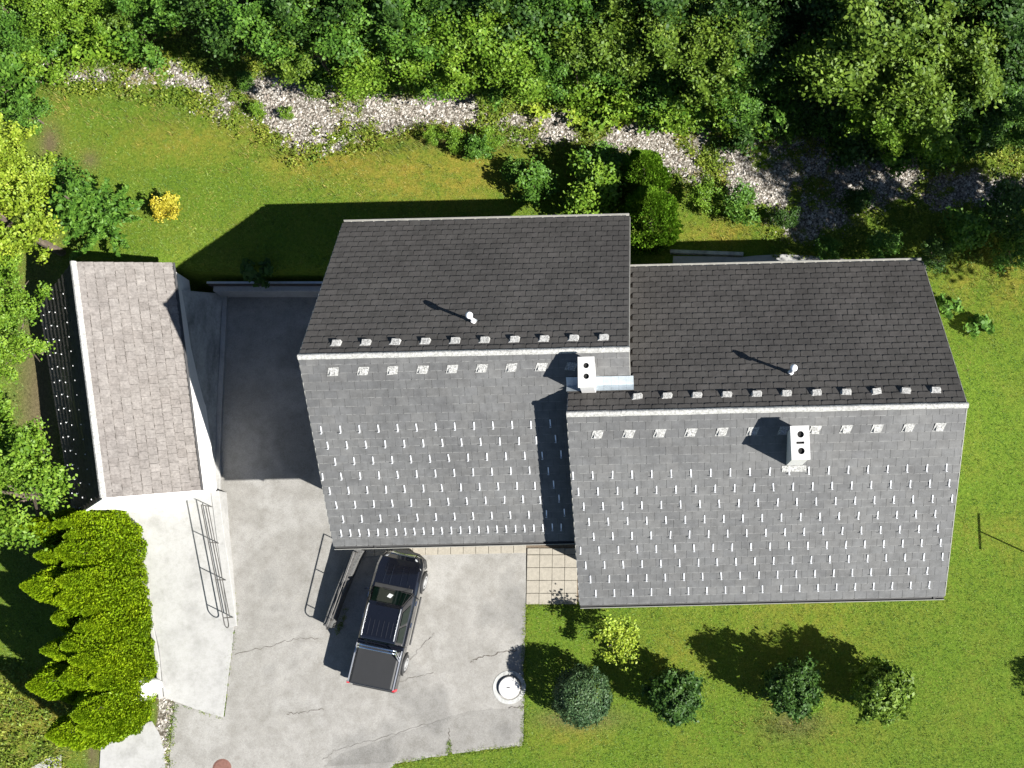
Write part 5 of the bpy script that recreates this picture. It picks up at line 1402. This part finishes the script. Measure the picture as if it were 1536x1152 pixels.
# stones of the stream bed
x, y, z, px, py = cover_pts(260000)
g, dr_, so = zones(x, y, px, py)
k = (g > .26) & (rng.random(len(x)) < np.clip((g - .22) * 1.5, 0, 1)); x, y, z = x[k], y[k], z[k]
n = len(x); s = rng.lognormal(-3.45, .45, n).clip(.014, .13)
base_v = np.array([(1, 0, 0), (-1, 0, 0), (0, 1, 0), (0, -1, 0), (.1, .1, .7), (0, 0, -.6), (.62, .66, .3), (-.6, .62, .25)])
bf = [(0, 6, 4), (6, 2, 4), (2, 7, 4), (7, 1, 4), (1, 3, 4), (3, 0, 4), (0, 3, 5), (3, 1, 5), (1, 7, 5), (7, 2, 5), (2, 6, 5), (6, 0, 5)]
a = rng.uniform(0, 6.28, n); ca, sa = np.cos(a) * s, np.sin(a) * s; asp = rng.uniform(.55, 1, n)
Rm = np.zeros((n, 3, 3)); Rm[:, 0, 0] = ca; Rm[:, 0, 1] = -sa * asp; Rm[:, 1, 0] = sa; Rm[:, 1, 1] = ca * asp; Rm[:, 2, 2] = s * rng.uniform(.5, .9, n)
Rm[:, 2, 0] = rng.normal(size=n) * .15 * s; Rm[:, 2, 1] = rng.normal(size=n) * .15 * s
o = link('stream_stones', np_copies('stream_stones', base_v, bf, Rm, np.stack([x, y, z + s * .15], -1)), 'pebble'); tag(o, 'pale loose stones of the dry stream bed', 'stones', kind='stuff')
print('stones', n)
# leafy weeds along the stream and banks
x, y, z, px, py = cover_pts(90000)
d = creek_d(px, py); g, dr_, so = zones(x, y, px, py)
nn_ = .6 * fnoise(x, y, 1.6, 2) + .4 * fnoise(x, y, .5, 1)
prob = (d < 1.5) * np.exp(-(d / 1.35) ** 2) * sstep(.36, .54, nn_ + .12 * (np.abs(d) > .8)) * (g < .66) * (y > 13.5) * (py < 330) * (1 - .45 * (g > .5))
prob = np.maximum(prob, .9 * (py < np.interp(px, [0, 450, 800, 1100, 1300, 1536], [105, 110, 145, 190, 235, 235])) * (y > 14))
prob = np.maximum(prob, .55 * (px < 120) * (py > 990) * (nn_ > .42)); prob = np.maximum(prob, .5 * (px > 1150) * (py > 315) * (py < 400) * (y > 11.5) * (g < .5))
k = rng.random(len(x)) < prob * .75; x, y, z = x[k], y[k], z[k]
per = 10; n = len(x) * per
sp = np.repeat(rng.uniform(.10, .24, len(x)), per)
P = np.stack([np.repeat(x, per) + rng.normal(size=n) * sp * .6, np.repeat(y, per) + rng.normal(size=n) * sp * .6, np.repeat(z, per) + rng.uniform(.02, 1.0, n) * sp * 1.3], -1)
N = unit(np.array([0, 0, 1.0]) + rng.normal(size=(n, 3)) * .5); q_ = rng.uniform(.07, .14, n)
o = link('stream_weeds', np_mesh('stream_weeds', leaves(P, N, q_, q_ * .55), 4), 'weed_leaf'); tag(o, 'low green weeds spread along the stream bed and banks', 'weeds', kind='stuff')
print('weeds', n)
# taller meadow grass on the banks
x, y, z, px, py = cover_pts(120000)
d = creek_d(px, py); g, dr_, so = zones(x, y, px, py)
prob = np.exp(-((d - .2) / 2.0) ** 2) * sstep(.30, .55, fnoise(x, y, 1.3, 0)) * (y > 13) * (g < .7) * (py < 300) * .8
prob = np.maximum(prob, .5 * blob(px, py, 1090, 345, 80, 22)); prob = np.maximum(prob, .7 * (px < 110) * (py > 1000)); prob = np.maximum(prob, .5 * blob(px, py, 1490, 410, 60, 40))
prob = np.maximum(prob, .6 * blob(px, py, 1185, 1085, 70, 28))
k = rng.random(len(x)) < prob; x, y, z = x[k], y[k], z[k]
o = blades('meadow_grass', x, y, z, rng.uniform(.14, .26, len(x)), rng.uniform(.014, .024, len(x)), 5, 'grass_dry', lean=(.3, 1.2)); tag(o, 'taller pale meadow grass along the stream banks', 'grass', kind='stuff')
# tufts along paving edges
def edge_tufts(pxs, z, count, spread):
    P = [at(a_, b_, z) for a_, b_ in pxs]; out = []
    for _ in range(count):
        i = random.randrange(len(P) - 1); v = P[i].lerp(P[i + 1], random.random()); out.append((v.x + random.gauss(0, spread), v.y + random.gauss(0, spread), v.z))
    return out
E_ = edge_tufts([(784, 1118), (786, 1070), (786, 990), (789, 911)], .02, 260, .04) + edge_tufts([(592, 1147), (640, 1138), (730, 1125), (783, 1120)], .02, 220, .05) + edge_tufts([(674, 1130), (674, 1112)], .03, 40, .03) \
   + edge_tufts([(250, 1150), (257, 1105), (262, 1055)], .03, 120, .08) + edge_tufts([(335, 1074), (346, 985), (352, 946)], .03, 50, .03) + edge_tufts([(506, 948), (512, 935), (520, 915)], .03, 60, .05) \
   + edge_tufts([(789, 909), (868, 905)], .03, 120, .04) + edge_tufts([(246, 1048), (300, 1066), (334, 1077)], .03, 25, .03)
LZ = [at_lane(a_, b_) for a_, b_ in ((332, 745), (336, 800), (346, 880), (354, 938))]
for _ in range(150):
    i = random.randrange(3); v = LZ[i].lerp(LZ[i + 1], random.random()); E_.append((v.x + random.gauss(.03, .04), v.y, v.z))
E_ = np.array(E_)
o = blades('edge_tufts', E_[:, 0], E_[:, 1], E_[:, 2], np.full(len(E_), .09), np.full(len(E_), .02), 5, 'weed_leaf'); tag(o, 'small grass tufts growing along the paving edges', 'grass', kind='stuff')
